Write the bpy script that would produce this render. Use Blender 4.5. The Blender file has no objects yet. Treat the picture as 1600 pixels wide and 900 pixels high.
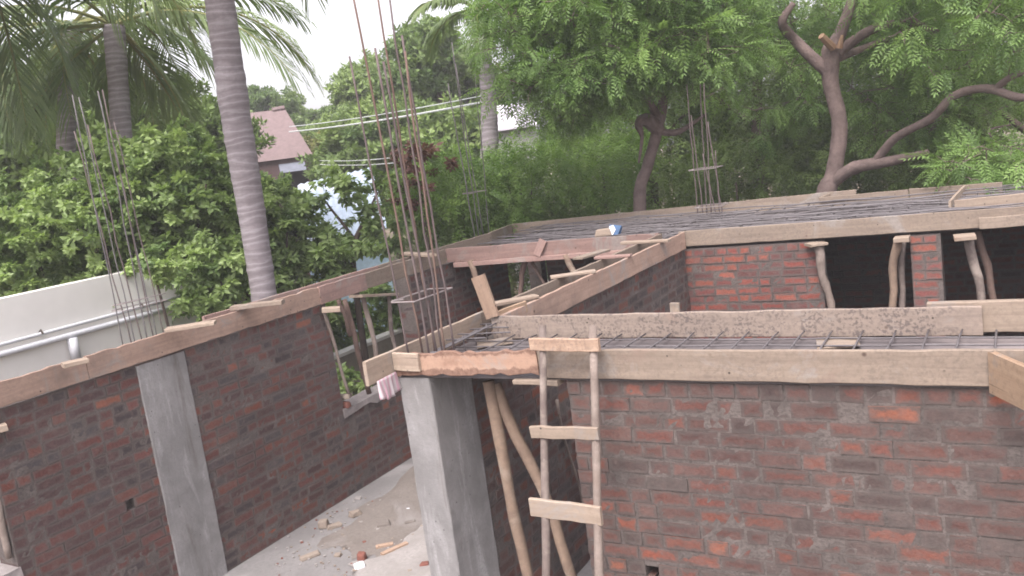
import bpy, math, random
import numpy as np
from mathutils import Vector, Matrix, noise as mnoise

random.seed(7)
RNG = np.random.default_rng(11)
SC = bpy.context.scene
COL = SC.collection
H = 2.30                      # top of the lintel formwork above the floor
CZ = 3.45                     # eye height above the floor
HAZE = .0026
OUT = -0.35                   # outside ground level

# ------------------------------------------------------------------ camera model (from the photo's vanishing points)
F = 1368.0
def _n(a): return a / np.linalg.norm(a)
_ey = _n(np.array([1600 - 800, 120 - 450, F]))
_ex = -_n(np.array([-1500 - 800, 547 - 450, F]))
_ex = _n(_ex - _ex.dot(_ey) * _ey)
_ez = np.cross(_ex, _ey)
R = np.array([_ex, _ey, _ez])
CAM = np.array([0, 0, CZ])
def ray(u, v): return R @ np.array([u - 800.0, v - 450.0, F])
def at(u, v, x=None, y=None, z=None, d=None):
    """a point of the place seen at (u, v) and lying on a given plane (or at a ground distance d)"""
    r = ray(u, v)
    if x is not None: t = x / r[0]
    elif y is not None: t = y / r[1]
    elif z is not None: t = (z - CZ) / r[2]
    else: t = d / math.hypot(r[0], r[1])
    return CAM + t * r

# ------------------------------------------------------------------ materials
def nt(name):
    m = bpy.data.materials.new(name); m.use_nodes = True
    t = m.node_tree; b = t.nodes['Principled BSDF']
    return m, t, b
def N(t, kind, **kw):
    n = t.nodes.new(kind)
    for k, v in kw.items():
        if k in n.inputs.keys() if isinstance(k, str) else False: n.inputs[k].default_value = v
        else: setattr(n, k, v)
    return n
def L(t, a, b): t.links.new(a, b)
def c4(c): return (c[0], c[1], c[2], 1)
def mix(t, fac, a, b, mode='MIX'):
    n = t.nodes.new('ShaderNodeMix'); n.data_type = 'RGBA'; n.blend_type = mode
    for s, v in ((0, fac), (6, a), (7, b)):
        if isinstance(v, bpy.types.NodeSocket): L(t, v, n.inputs[s])
        elif isinstance(v, (tuple, list)): n.inputs[s].default_value = c4(v)
        else: n.inputs[s].default_value = v
    return n.outputs[2]
def ramp(t, src, a, b, ca=(0, 0, 0), cb=(1, 1, 1)):
    n = t.nodes.new('ShaderNodeValToRGB')
    n.color_ramp.elements[0].position = a; n.color_ramp.elements[1].position = b
    n.color_ramp.elements[0].color = c4(ca); n.color_ramp.elements[1].color = c4(cb)
    L(t, src, n.inputs[0]); return n.outputs[0]
def coords(t, scale=(1, 1, 1), kind='Object'):
    tc = t.nodes.new('ShaderNodeTexCoord'); mp = t.nodes.new('ShaderNodeMapping')
    mp.inputs['Scale'].default_value = scale
    L(t, tc.outputs[kind], mp.inputs['Vector']); return mp.outputs[0]
def noise(t, vec, scale, detail=6, rough=.6, dist=0):
    n = t.nodes.new('ShaderNodeTexNoise')
    n.inputs['Scale'].default_value = scale; n.inputs['Detail'].default_value = detail
    n.inputs['Roughness'].default_value = rough; n.inputs['Distortion'].default_value = dist
    L(t, vec, n.inputs['Vector']); return n.outputs['Fac']
def bump(t, b, src, strength, dist):
    n = t.nodes.new('ShaderNodeBump'); n.inputs['Strength'].default_value = strength; n.inputs['Distance'].default_value = dist
    L(t, src, n.inputs['Height']); L(t, n.outputs[0], b.inputs['Normal'])
def mth(t, op, a, b=None, clamp=False):
    n = t.nodes.new('ShaderNodeMath'); n.operation = op; n.use_clamp = clamp
    for k, v in ((0, a), (1, b)):
        if v is None: continue
        if isinstance(v, bpy.types.NodeSocket): L(t, v, n.inputs[k])
        else: n.inputs[k].default_value = v
    return n.outputs[0]
def rnd_shift(t, vec):
    oi = t.nodes.new('ShaderNodeObjectInfo')
    m = t.nodes.new('ShaderNodeVectorMath'); m.operation = 'MULTIPLY_ADD'
    L(t, oi.outputs['Random'], m.inputs[0]); m.inputs[1].default_value = (37, 53, 71); L(t, vec, m.inputs[2])
    return m.outputs[0], oi.outputs['Random']

def mat_wood(name, light, dark, stain, stain_amt=.5, speck=0.0, wane=False):
    m, t, b = nt(name)
    v0 = coords(t)
    v, rnd = rnd_shift(t, v0)
    mp = t.nodes.new('ShaderNodeMapping'); mp.inputs['Scale'].default_value = (1.6, 26, 26); L(t, v, mp.inputs['Vector'])
    g = noise(t, mp.outputs[0], 1.0, 8, .65, .4)
    blot = noise(t, v, 3.2, 6, .62)
    fine = noise(t, v, 34, 6, .7)
    c = mix(t, ramp(t, g, .34, .68), dark, light)
    c = mix(t, ramp(t, blot, .70 - .25 * stain_amt, .80 - .12 * stain_amt), c, stain)
    c = mix(t, ramp(t, fine, .46, .78), c, tuple(x * .62 for x in light))
    spl = ramp(t, noise(t, v, 2.1, 7, .72, .8), .55, .64, (0, 0, 0), (.7, .7, .7))
    c = mix(t, spl, c, mix(t, ramp(t, fine, .3, .7), (.20, .178, .162), (.33, .30, .275)))
    vn = t.nodes.new('ShaderNodeTexVoronoi'); vn.inputs['Scale'].default_value = 13; L(t, v, vn.inputs['Vector'])
    c = mix(t, mth(t, 'MULTIPLY', ramp(t, vn.outputs['Distance'], .05, .10, (1, 1, 1), (0, 0, 0)), ramp(t, noise(t, v, 2.7, 2), .5, .54)), c, (.05, .04, .035))
    vk = t.nodes.new('ShaderNodeTexVoronoi'); vk.inputs['Scale'].default_value = 5.5; L(t, v, vk.inputs['Vector'])
    c = mix(t, ramp(t, vk.outputs['Distance'], .035, .085, (.85, .85, .85), (0, 0, 0)), c, (.07, .045, .035))
    mpc = t.nodes.new('ShaderNodeMapping'); mpc.inputs['Scale'].default_value = (.9, 40, 40); L(t, v, mpc.inputs['Vector'])
    c = mix(t, ramp(t, noise(t, mpc.outputs[0], 1.0, 4, .6, .2), .68, .73, (0, 0, 0), (.6, .6, .6)), c, tuple(x * .35 for x in dark))
    if speck:
        sp = ramp(t, noise(t, v, 55, 3, .6), .51, .57)
        pm = ramp(t, noise(t, v, 3.0, 4, .7), .42, .54)
        c = mix(t, mth(t, 'MULTIPLY', mth(t, 'MULTIPLY', sp, pm), speck), c, (.065, .055, .058))
    if wane:
        sx = t.nodes.new('ShaderNodeSeparateXYZ'); L(t, v0, sx.inputs[0])
        e = mth(t, 'ABSOLUTE', mth(t, 'ADD', sx.outputs[2], .066))
        e = mth(t, 'ADD', e, mth(t, 'MULTIPLY', mth(t, 'SUBTRACT', noise(t, v, 9, 6, .7, .6), .5), .10))
        c = mix(t, ramp(t, e, .034, .046, (0, 0, 0), (.85, .85, .85)), c, mix(t, ramp(t, fine, .35, .7), (.10, .052, .04), (.24, .15, .11)))
    hs = t.nodes.new('ShaderNodeHueSaturation')
    mr = t.nodes.new('ShaderNodeMapRange'); mr.inputs[3].default_value = .82; mr.inputs[4].default_value = 1.14; L(t, rnd, mr.inputs[0])
    L(t, mr.outputs[0], hs.inputs['Value']); L(t, c, hs.inputs['Color'])
    L(t, hs.outputs[0], b.inputs['Base Color']); b.inputs['Roughness'].default_value = .85
    b.inputs['Specular IOR Level'].default_value = .2
    bump(t, b, mix(t, .5, g, fine), .35, .006)
    return m

def mat_noise(name, a, bcol, scale=4, lo=.35, hi=.65, fine=30, rough=.9, bstr=.4, bdist=.01, third=None, spec=.2, metallic=0):
    m, t, b = nt(name)
    v, _ = rnd_shift(t, coords(t))
    n1 = noise(t, v, scale, 7, .62); n2 = noise(t, v, fine, 6, .68)
    c = mix(t, ramp(t, n1, lo, hi), a, bcol)
    c = mix(t, ramp(t, n2, .4, .75), c, tuple(x * .72 for x in a))
    if third: c = mix(t, ramp(t, noise(t, v, scale * .45, 5, .6, .6), .55, .68), c, third)
    L(t, c, b.inputs['Base Color']); b.inputs['Roughness'].default_value = rough
    b.inputs['Specular IOR Level'].default_value = spec; b.inputs['Metallic'].default_value = metallic
    bump(t, b, mix(t, .5, n1, n2), bstr, bdist)
    return m

def mat_concrete(name, a, b_, lime, dirt):
    m, t, b = nt(name)
    v, _ = rnd_shift(t, coords(t)); mp = t.nodes.new('ShaderNodeMapping'); mp.inputs['Scale'].default_value = (5, 5, .9); L(t, v, mp.inputs['Vector'])
    st = noise(t, mp.outputs[0], 1.6, 7, .65, .5); big = noise(t, v, 2.0, 6, .62, .4); fine = noise(t, v, 50, 6, .7)
    c = mix(t, ramp(t, big, .36, .64), b_, a)
    c = mix(t, ramp(t, st, .54, .70, (0, 0, 0), (.85, .85, .85)), c, lime)
    c = mix(t, ramp(t, st, .30, .42, (.75, .75, .75), (0, 0, 0)), c, dirt)
    vo = t.nodes.new('ShaderNodeTexVoronoi'); vo.inputs['Scale'].default_value = 16; vo.inputs['Randomness'].default_value = 1; L(t, v, vo.inputs['Vector'])
    pit = ramp(t, vo.outputs['Distance'], .06, .11, (1, 1, 1), (0, 0, 0))
    c = mix(t, mix(t, 1.0, pit, ramp(t, noise(t, v, 3, 2), .5, .55), 'MULTIPLY'), c, tuple(x * .45 for x in b_))
    c = mix(t, ramp(t, fine, .45, .8), c, tuple(x * .7 for x in a))
    L(t, c, b.inputs['Base Color']); b.inputs['Roughness'].default_value = .92; b.inputs['Specular IOR Level'].default_value = .2
    bump(t, b, mix(t, .4, fine, st), .55, .012)
    return m
MORTAR = (.118, .097, .088)
def mat_brick(name, smear, edge, mk_mort=1.0):
    m, t, b = nt(name)
    v, _ = rnd_shift(t, coords(t))
    at_ = t.nodes.new('ShaderNodeAttribute'); at_.attribute_name = 'brick_tone'
    hf = t.nodes.new('ShaderNodeAttribute'); hf.attribute_name = 'half'
    uv = t.nodes.new('ShaderNodeUVMap'); uv.uv_map = 'face'
    su = t.nodes.new('ShaderNodeSeparateXYZ'); L(t, uv.outputs[0], su.inputs[0])
    sh = t.nodes.new('ShaderNodeSeparateXYZ'); L(t, hf.outputs['Vector'], sh.inputs[0])
    du = mth(t, 'MULTIPLY', mth(t, 'SUBTRACT', 1.0, mth(t, 'ABSOLUTE', su.outputs[0])), sh.outputs[0])
    dv = mth(t, 'MULTIPLY', mth(t, 'SUBTRACT', 1.0, mth(t, 'ABSOLUTE', su.outputs[1])), sh.outputs[1])
    dd = mth(t, 'MINIMUM', du, dv)
    n1 = noise(t, v, 5.5, 8, .68, .5); n2 = noise(t, v, 55, 6, .7); n3 = noise(t, v, 16, 7, .68, .3)
    # mortar squeezed over the arrises: it covers the rim of each brick, more here, less there
    em = mth(t, 'ADD', dd, mth(t, 'MULTIPLY', mth(t, 'SUBTRACT', n3, .5), .085))
    mr = t.nodes.new('ShaderNodeMapRange'); L(t, em, mr.inputs[0]); mr.inputs[1].default_value = edge - .004; mr.inputs[2].default_value = edge + .014; mr.inputs[3].default_value = .88; mr.inputs[4].default_value = 0
    c = mix(t, ramp(t, n2, .35, .75), at_.outputs['Color'], mix(t, 1.0, at_.outputs['Color'], (.6, .58, .6), 'MULTIPLY'))
    c = mix(t, ramp(t, n3, .5, .7, (0, 0, 0), (.6, .6, .6)), c, mix(t, 1.0, c, (1.35, 1.1, 1.0), 'MULTIPLY'))
    mort = mix(t, ramp(t, n3, .3, .7), tuple(x * .72 * mk_mort for x in MORTAR), tuple(x * 1.2 * mk_mort for x in MORTAR))
    mk = ramp(t, mix(t, .45, n1, n3), .62 - .30 * smear, .74 - .16 * smear, (0, 0, 0), (.8, .8, .8))
    c = mix(t, mth(t, 'MAXIMUM', mk, mr.outputs[0]), c, mort)
    c = mix(t, ramp(t, noise(t, v, .8, 4, .6), .42, .62, (0, 0, 0), (.6, .6, .6)), c, mix(t, 1.0, c, (.72, .70, .72), 'MULTIPLY'))
    L(t, c, b.inputs['Base Color']); b.inputs['Roughness'].default_value = .93; b.inputs['Specular IOR Level'].default_value = .15
    bump(t, b, mix(t, .5, n2, n3), .6, .014)
    return m
def mat_mortar():
    m, t, b = nt('mortar')
    v, _ = rnd_shift(t, coords(t))
    n1 = noise(t, v, 4, 6, .65); n2 = noise(t, v, 60, 6, .7)
    c = mix(t, ramp(t, n1, .35, .65), tuple(x * .72 for x in MORTAR), tuple(x * 1.3 for x in MORTAR))
    c = mix(t, ramp(t, n2, .45, .75), c, tuple(x * .5 for x in MORTAR))
    L(t, c, b.inputs['Base Color']); b.inputs['Roughness'].default_value = .95
    bump(t, b, n2, .7, .012)
    return m

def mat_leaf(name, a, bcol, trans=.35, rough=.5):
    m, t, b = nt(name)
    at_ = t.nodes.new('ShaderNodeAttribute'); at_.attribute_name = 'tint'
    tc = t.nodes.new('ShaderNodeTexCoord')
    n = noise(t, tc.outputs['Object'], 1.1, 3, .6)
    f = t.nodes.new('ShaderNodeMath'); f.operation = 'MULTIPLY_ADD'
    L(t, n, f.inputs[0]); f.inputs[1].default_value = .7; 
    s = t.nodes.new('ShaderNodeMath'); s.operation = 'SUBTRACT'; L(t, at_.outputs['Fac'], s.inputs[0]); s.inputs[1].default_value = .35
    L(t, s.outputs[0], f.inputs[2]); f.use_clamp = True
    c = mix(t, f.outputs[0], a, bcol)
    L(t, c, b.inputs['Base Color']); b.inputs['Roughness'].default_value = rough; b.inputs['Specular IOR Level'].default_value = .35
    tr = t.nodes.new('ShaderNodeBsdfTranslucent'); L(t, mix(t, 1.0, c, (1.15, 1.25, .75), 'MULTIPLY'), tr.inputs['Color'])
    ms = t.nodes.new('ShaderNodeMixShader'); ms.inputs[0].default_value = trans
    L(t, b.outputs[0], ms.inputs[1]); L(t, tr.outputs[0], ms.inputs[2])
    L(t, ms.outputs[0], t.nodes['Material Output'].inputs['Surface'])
    return m

M = dict(
    wood_grey=mat_wood('weathered_board', (0.274, 0.217, 0.171), (0.192, 0.150, 0.120), (0.211, 0.147, 0.120), .45, .18),
    wood_pale=mat_wood('pale_plank', (0.365, 0.290, 0.226), (0.250, 0.190, 0.149), (0.259, 0.171, 0.125), .4),
    wood_pink=mat_wood('reddish_board', (0.331, 0.218, 0.187), (0.216, 0.140, 0.122), (0.182, 0.133, 0.120), .5),
    wood_orange=mat_wood('orange_board', (0.407, 0.282, 0.220), (0.280, 0.190, 0.150), (0.204, 0.149, 0.124), .65),
    wood_speck=mat_wood('speckled_board', (0.283, 0.226, 0.187), (0.206, 0.163, 0.136), (0.250, 0.180, 0.144), .3, .6),
    wood_rough=mat_wood('rough_edged_board', (0.413, 0.275, 0.202), (0.317, 0.199, 0.144), (0.163, 0.085, 0.062), .7, 0, True),
    wood_fresh=mat_wood('fresh_cut_board', (0.422, 0.299, 0.206), (0.317, 0.214, 0.144), (0.346, 0.204, 0.134), .5),
    stick=mat_noise('peeled_pole', (.215, .172, .152), (.12, .093, .083), 9, .35, .65, 40, .9, .9, .012, (.30, .25, .215)),
    stick_pale=mat_noise('pale_pole', (.285, .232, .20), (.17, .132, .113), 9, .35, .65, 40, .9, .9, .012, (.2, .155, .13)),
    stick_brown=mat_noise('brown_pole', (.17, .115, .095), (.10, .067, .057), 9, .35, .65, 40, .9, .9, .012),
    stick_orange=mat_noise('tan_pole', (.265, .19, .14), (.165, .115, .088), 9, .35, .65, 40, .9, .9, .012, (.31, .25, .2)),
    concrete=mat_concrete('cast_concrete', (0.293, 0.279, 0.274), (0.186, 0.177, 0.172), (0.391, 0.377, 0.372), (0.126, 0.110, 0.098)),
    concrete_dark=mat_noise('dark_concrete', (0.187, 0.166, 0.162), (0.137, 0.121, 0.119), 2.2, .36, .66, 40, .9, .3, .008),  # darker grey-brown concrete tone, not assigned to any object
    plaster=mat_noise('lime_plaster', (.79, .765, .72), (.76, .73, .685), 1.2, .3, .7, .3, .9, .03, .003),
    sill=mat_noise('mortar_bed', (0.288, 0.255, 0.245), (0.180, 0.159, 0.155), 5, .35, .65, 40, .95, .6, .01),
    soffit=mat_noise('metal_sheet', (0.144, 0.128, 0.130), (0.094, 0.079, 0.079), 2.5, .35, .65, 30, .7, .15, .003, (0.216, 0.186, 0.180)),
    rebar=mat_noise('rusty_bar', (0.142, 0.105, 0.100), (0.090, 0.070, 0.071), 9, .35, .65, 80, .75, .4, .002, spec=.4),
    rebar_orange=mat_noise('bright_rust_bar', (0.187, 0.124, 0.098), (0.119, 0.081, 0.074), 9, .35, .65, 80, .8, .4, .002),
    rebar_grey=mat_noise('grey_bar', (.15, .135, .138), (.085, .072, .074), 9, .35, .65, 80, .6, .4, .002, spec=.5),
    bark_palm=mat_noise('palm_bark', (.29, .255, .265), (.20, .17, .178), 3, .35, .65, 22, .95, .8, .02),
    bark=mat_noise('neem_bark', (0.232, 0.170, 0.155), (0.116, 0.085, 0.079), 7, .35, .65, 30, .95, 1.0, .04),
    bark_dark=mat_noise('dark_bark', (.12, .09, .075), (.06, .045, .04), 5, .35, .65, 26, .95, .8, .02),
    cutwood=mat_noise('torn_wood', (.33, .22, .14), (.22, .12, .08), 9, .35, .65, 40, .9, .6, .01),
    earth=mat_noise('bare_earth', (.20, .15, .11), (.10, .10, .05), .6, .35, .65, 12, .95, .6, .03),
    floor=mat_noise('dusty_concrete_floor', (0.241, 0.227, 0.221), (0.180, 0.168, 0.164), 1.6, .36, .64, 26, .95, .6, .012, (0.275, 0.260, 0.252)),
    dust=mat_noise('pale_dust', (0.344, 0.315, 0.299), (0.254, 0.233, 0.217), 3, .35, .65, 30, .95, .6, .01, (0.237, 0.215, 0.196)),
    sand=mat_noise('brown_sand', (0.215, 0.187, 0.167), (0.170, 0.145, 0.129), 3, .35, .65, 30, .95, .9, .02, (0.238, 0.216, 0.203)),
    rubble=mat_noise('rubble_stone', (0.302, 0.248, 0.202), (0.216, 0.172, 0.144), 9, .35, .65, 40, .95, .7, .01),
    redbrick=mat_noise('loose_brick', (0.221, 0.090, 0.068), (0.153, 0.071, 0.058), 9, .35, .65, 40, .95, .6, .01, (0.187, 0.180, 0.175)),
    white=mat_noise('white_plastic', (.74, .74, .77), (.62, .62, .66), 9, .35, .65, 40, .5, .1, .002, spec=.5),
    blue=mat_noise('blue_plastic', (.08, .16, .30), (.05, .1, .2), 9, .35, .65, 40, .5, .1, .002, spec=.5),
    pipe=mat_noise('pvc_pipe', (.62, .62, .64), (.50, .50, .53), 3, .35, .65, 40, .5, .05, .002, spec=.4),
    iron=mat_noise('old_iron', (.09, .07, .06), (.06, .05, .045), 9, .35, .65, 40, .7, .2, .003),
    house=mat_noise('brown_render', (0.220, 0.162, 0.158), (0.188, 0.139, 0.136), 1, .3, .7, 8, .9, .05, .004),
    house_red=mat_noise('brown_house_wall', (.15, .10, .098), (.13, .088, .085), 2, .3, .7, 8, .9, .05, .004),
    house_dark=mat_noise('painted_dark_opening', (.06, .05, .05), (.04, .035, .035), 2, .3, .7, 8, .9, .05, .004),  # flat dark colour stands in for the shade inside window openings
    house_slate=mat_noise('grey_awning', (.20, .21, .25), (.16, .17, .2), 2, .3, .7, 8, .9, .05, .004),
    hut_blue=mat_noise('pale_blue_paint', (.40, .52, .62), (.33, .45, .55), 2, .3, .7, 12, .8, .05, .004),
    hut_roof=mat_noise('pale_sheet_roof', (.42, .49, .58), (.30, .36, .44), 2, .3, .7, 12, .6, .1, .004, (.52, .55, .6)),
    hut_grey=mat_noise('grey_cement_wall', (.40, .39, .38), (.32, .31, .30), 2, .3, .7, 12, .9, .05, .004),
    hut_lilac=mat_noise('lilac_sheet_roof', (.66, .61, .68), (.58, .53, .6), 2, .3, .7, 12, .7, .05, .004),
    wire=mat_noise('pale_cable', (.62, .64, .62), (.5, .52, .5), 2, .3, .7, 12, .6, .05, .001),
    brick_near=mat_brick('smeared_brick', .62, .013), brick_left=mat_brick('dull_brick', .46, .007, 1.25), brick_red=mat_brick('red_brick', .46, .011, 1.15),  # left brick: less smear and paler mortar than the near brick
    wood_tan=mat_wood('knotty_tan_board', (0.413, 0.294, 0.216), (0.298, 0.199, 0.144), (0.221, 0.133, 0.096), .5, .25),
    garden_wall=mat_noise('beige_garden_wall', (.36, .32, .27), (.27, .24, .2), 2, .3, .7, 12, .9, .1, .006),
    tie_wire=mat_noise('grey_tie', (.30, .26, .25), (.2, .17, .165), 9, .35, .65, 80, .7, .4, .002),
    mortar=mat_mortar(),
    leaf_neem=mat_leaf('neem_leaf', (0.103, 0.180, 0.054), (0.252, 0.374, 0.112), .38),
    leaf_neem_dark=mat_leaf('dark_neem_leaf', (0.074, 0.119, 0.033), (0.166, 0.234, 0.064), .36),  # darker green for the dense back trees, undergrowth and left treeline
    leaf_broad=mat_leaf('broad_leaf', (0.104, 0.165, 0.058), (0.329, 0.422, 0.162), .36, .42),
    leaf_far=mat_leaf('far_leaf', (0.104, 0.167, 0.059), (0.232, 0.308, 0.097), .3),
    leaf_light=mat_leaf('light_leaf', (0.089, 0.165, 0.033), (0.208, 0.317, 0.071), .36),
    leaf_red=mat_leaf('russet_leaf', (0.098, 0.043, 0.036), (0.154, 0.076, 0.054), .3),
    leaf_olive=mat_leaf('olive_leaf', (0.174, 0.195, 0.062), (0.319, 0.285, 0.109), .3),
    leaf_palm=mat_leaf('palm_leaf', (0.100, 0.151, 0.058), (0.234, 0.291, 0.118), .3, .45),
    leaf_dry=mat_leaf('dry_palm_leaf', (.30, .17, .08), (.40, .26, .14), .3, .7),
)
def cloth_mat():
    m, t, b = nt('pink_striped_cloth')
    v = coords(t)
    w = t.nodes.new('ShaderNodeTexWave'); w.inputs['Scale'].default_value = 7; w.inputs['Distortion'].default_value = 1.5; w.bands_direction = 'Y'
    L(t, v, w.inputs['Vector'])
    L(t, mix(t, ramp(t, w.outputs['Fac'], .45, .6), (.50, .44, .45), (.47, .29, .34)), b.inputs['Base Color']); b.inputs['Roughness'].default_value = .9
    return m
M['cloth'] = cloth_mat()
def palm_rings(m):
    t = m.node_tree; b = t.nodes['Principled BSDF']
    src = b.inputs['Base Color'].links[0].from_socket
    v = coords(t, (.25, .25, 1))
    w = t.nodes.new('ShaderNodeTexWave'); w.bands_direction = 'Z'; w.inputs['Scale'].default_value = 3.3; w.inputs['Distortion'].default_value = 7.0
    w.inputs['Detail'].default_value = 4; w.inputs['Detail Scale'].default_value = 2.5
    L(t, v, w.inputs['Vector'])
    c = mix(t, ramp(t, w.outputs['Fac'], .72, .98, (0, 0, 0), (.38, .38, .38)), src, (.42, .39, .40))
    c = mix(t, ramp(t, w.outputs['Fac'], .0, .22, (.35, .35, .35), (0, 0, 0)), c, (.13, .11, .115))
    L(t, c, b.inputs['Base Color'])
palm_rings(M['bark_palm'])

# ------------------------------------------------------------------ object helpers
def tag(o, label=None, cat=None, group=None, kind=None):
    if label: o['label'] = label
    if cat: o['category'] = cat
    if group: o['group'] = group
    if kind: o['kind'] = kind
    return o
def empty(name, loc, label=None, cat=None, group=None):
    o = bpy.data.objects.new(name, None); COL.objects.link(o); o.location = Vector(loc); o.empty_display_size = .1
    return tag(o, label, cat, group)
class MB:
    def __init__(s): s.v = []; s.f = []; s.m = []
    def add(s, vs, fs, mi=0):
        n = len(s.v); s.v += [tuple(map(float, p)) for p in vs]
        for f in fs: s.f.append(tuple(i + n for i in f)); s.m.append(mi)
    def box(s, lo, hi, mi=0, jit=0):
        x0, y0, z0 = lo; x1, y1, z1 = hi
        vs = [(x, y, z) for z in (z0, z1) for y in (y0, y1) for x in (x0, x1)]
        if jit: vs = [tuple(c + random.uniform(-jit, jit) for c in p) for p in vs]
        s.add(vs, [(0, 2, 3, 1), (4, 5, 7, 6), (0, 1, 5, 4), (2, 6, 7, 3), (0, 4, 6, 2), (1, 3, 7, 5)], mi)
    def tube(s, pts, rad, sides=7, mi=0, cap=True):
        pts = [Vector(p) for p in pts]; k = len(pts)
        if not hasattr(rad, '__len__'): rad = [rad] * k
        up = Vector((.31, .17, .93)); vs = []
        for i, p in enumerate(pts):
            d = (pts[min(i + 1, k - 1)] - pts[max(i - 1, 0)])
            d = d.normalized() if d.length > 1e-9 else Vector((0, 0, 1))
            if i == 0:
                a = d.cross(up)
                if a.length < .05: a = d.cross(Vector((1, 0, 0)))
            else: a = pa - d * pa.dot(d)          # carried along, so that the tube does not twist
            a.normalize(); pa = a; b_ = d.cross(a)
            for j in range(sides):
                th = 2 * math.pi * j / sides
                vs.append(p + rad[i] * (math.cos(th) * a + math.sin(th) * b_))
        fs = [(i * sides + j, i * sides + (j + 1) % sides, (i + 1) * sides + (j + 1) % sides, (i + 1) * sides + j) for i in range(k - 1) for j in range(sides)]
        if cap: fs += [tuple(range(sides))[::-1], tuple((k - 1) * sides + j for j in range(sides))]
        s.add(vs, fs, mi)
    def build(s, name, mats, parent=None, loc=None, rot=None, smooth=False):
        me = bpy.data.meshes.new(name); me.from_pydata(s.v, [], s.f)
        mats = mats if isinstance(mats, (list, tuple)) else [mats]
        for m in mats: me.materials.append(m)
        if len(mats) > 1: me.polygons.foreach_set('material_index', s.m)
        if smooth: me.polygons.foreach_set('use_smooth', [True] * len(me.polygons))
        me.update()
        o = bpy.data.objects.new(name, me); COL.objects.link(o)
        if parent: o.parent = parent
        if loc is not None: o.location = Vector(loc)
        if rot is not None: o.rotation_euler = rot
        return o
def rebase(o, loc):
    """put the origin of a mesh built in world coordinates at loc"""
    loc = Vector(loc)
    for v in o.data.vertices: v.co -= loc
    o.location = loc; return o

def board_mesh(Lg, h, t, rough=.003, seg=.12, ragged=0):
    n = max(2, int(Lg / seg)); mb = MB(); vs = []; fs = []
    for i in range(n + 1):
        x = Lg * i / n
        jt = random.uniform(-rough, rough) + (ragged * (random.random() - .7) if ragged else 0)
        jb = random.uniform(-rough, rough) - (ragged * random.random() if ragged else 0)
        jy = random.uniform(-rough, rough) * .6
        e = random.uniform(-.004, .004) if i in (0, n) else 0
        c = min(.004, t * .2)
        vs += [(x + e, 0 + jy, -h + c + jb), (x, 0 + jy, -c + jt), (x, c + jy, jt), (x, t - c + jy, jt), (x, t + jy, -c + jt), (x - e, t + jy, -h + c + jb), (x, t - c + jy, -h + jb), (x, c + jy, -h + jb)]
    k = 8
    for i in range(n):
        for j in range(k):
            a = i * k + j; b_ = i * k + (j + 1) % k
            fs.append((a, b_, b_ + k, a + k)[::-1])
    fs += [tuple(range(k)), tuple(n * k + j for j in range(k))[::-1]]
    mb.add(vs, [f[::-1] for f in fs]); return mb
def frame(A, B, up=(0, 0, 1)):
    X = (Vector(B) - Vector(A)).normalized(); Y = Vector(up).cross(X).normalized(); Z = X.cross(Y)
    return Matrix((X, Y, Z)).transposed().to_euler()
def board(A, B, mat, label, h=.15, t=.028, name='formwork_board', cat='board', group='formwork boards', up=(0, 0, 1), **kw):
    """a board whose top front edge runs from A to B; it hangs down by h and is t thick towards the left of A->B"""
    A = Vector(A); B = Vector(B)
    mb = board_mesh((B - A).length, h, t, **kw)
    o = mb.build(name, M[mat], loc=A, rot=frame(A, B, up))
    return tag(o, label, cat, group)
def plank(A, B, w, t, mat, label, name='loose_plank', cat='plank', group='loose planks', up=None, **kw):
    """a plank lying flat: A, B are the ends of its centre line on top"""
    A = Vector(A); B = Vector(B)
    mb = board_mesh((B - A).length, t, w, **kw)
    mb.v = [(x, y - w / 2, z) for x, y, z in mb.v]
    o = mb.build(name, M[mat], loc=A, rot=frame(A, B, up or (0, 0, 1)))
    return tag(o, label, cat, group)
def stick_pts(A, B, bend=.02, n=7, seed=0):
    r = random.Random(seed); A = Vector(A); B = Vector(B); d = (B - A).normalized()
    s = d.cross(Vector((.2, .9, .1))).normalized(); q = d.cross(s); pts = []
    ph = r.uniform(0, 6); am = bend * r.uniform(.6, 1.3); am2 = bend * r.uniform(-1, 1)
    for i in range(n):
        f = i / (n - 1); w = math.sin(math.pi * f)
        pts.append(A.lerp(B, f) + s * (am2 * w + am * .5 * math.sin(f * 7 + ph) * w + r.uniform(-.15, .15) * bend) + q * (am * .5 * math.sin(f * 5 + ph) * w))
    return pts
def stick(A, B, r0, r1, mat, label=None, bend=.025, seed=0, name='prop_pole', parent=None, group='wooden props', cat='pole'):
    pts = stick_pts(A, B, bend, 9, seed); rr = random.Random(seed + 5)
    rad = [(r0 + (r1 - r0) * i / 8) * rr.uniform(.9, 1.12) for i in range(9)]
    mb = MB(); mb.tube(pts, rad, 9)
    o = mb.build(name, M[mat], smooth=True)
    if parent is None:
        rebase(o, min((pts[0], pts[-1]), key=lambda p: p.z)); return tag(o, label, cat, group)
    loc = parent.location
    for v in o.data.vertices: v.co -= loc
    o.parent = parent; return o

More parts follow.
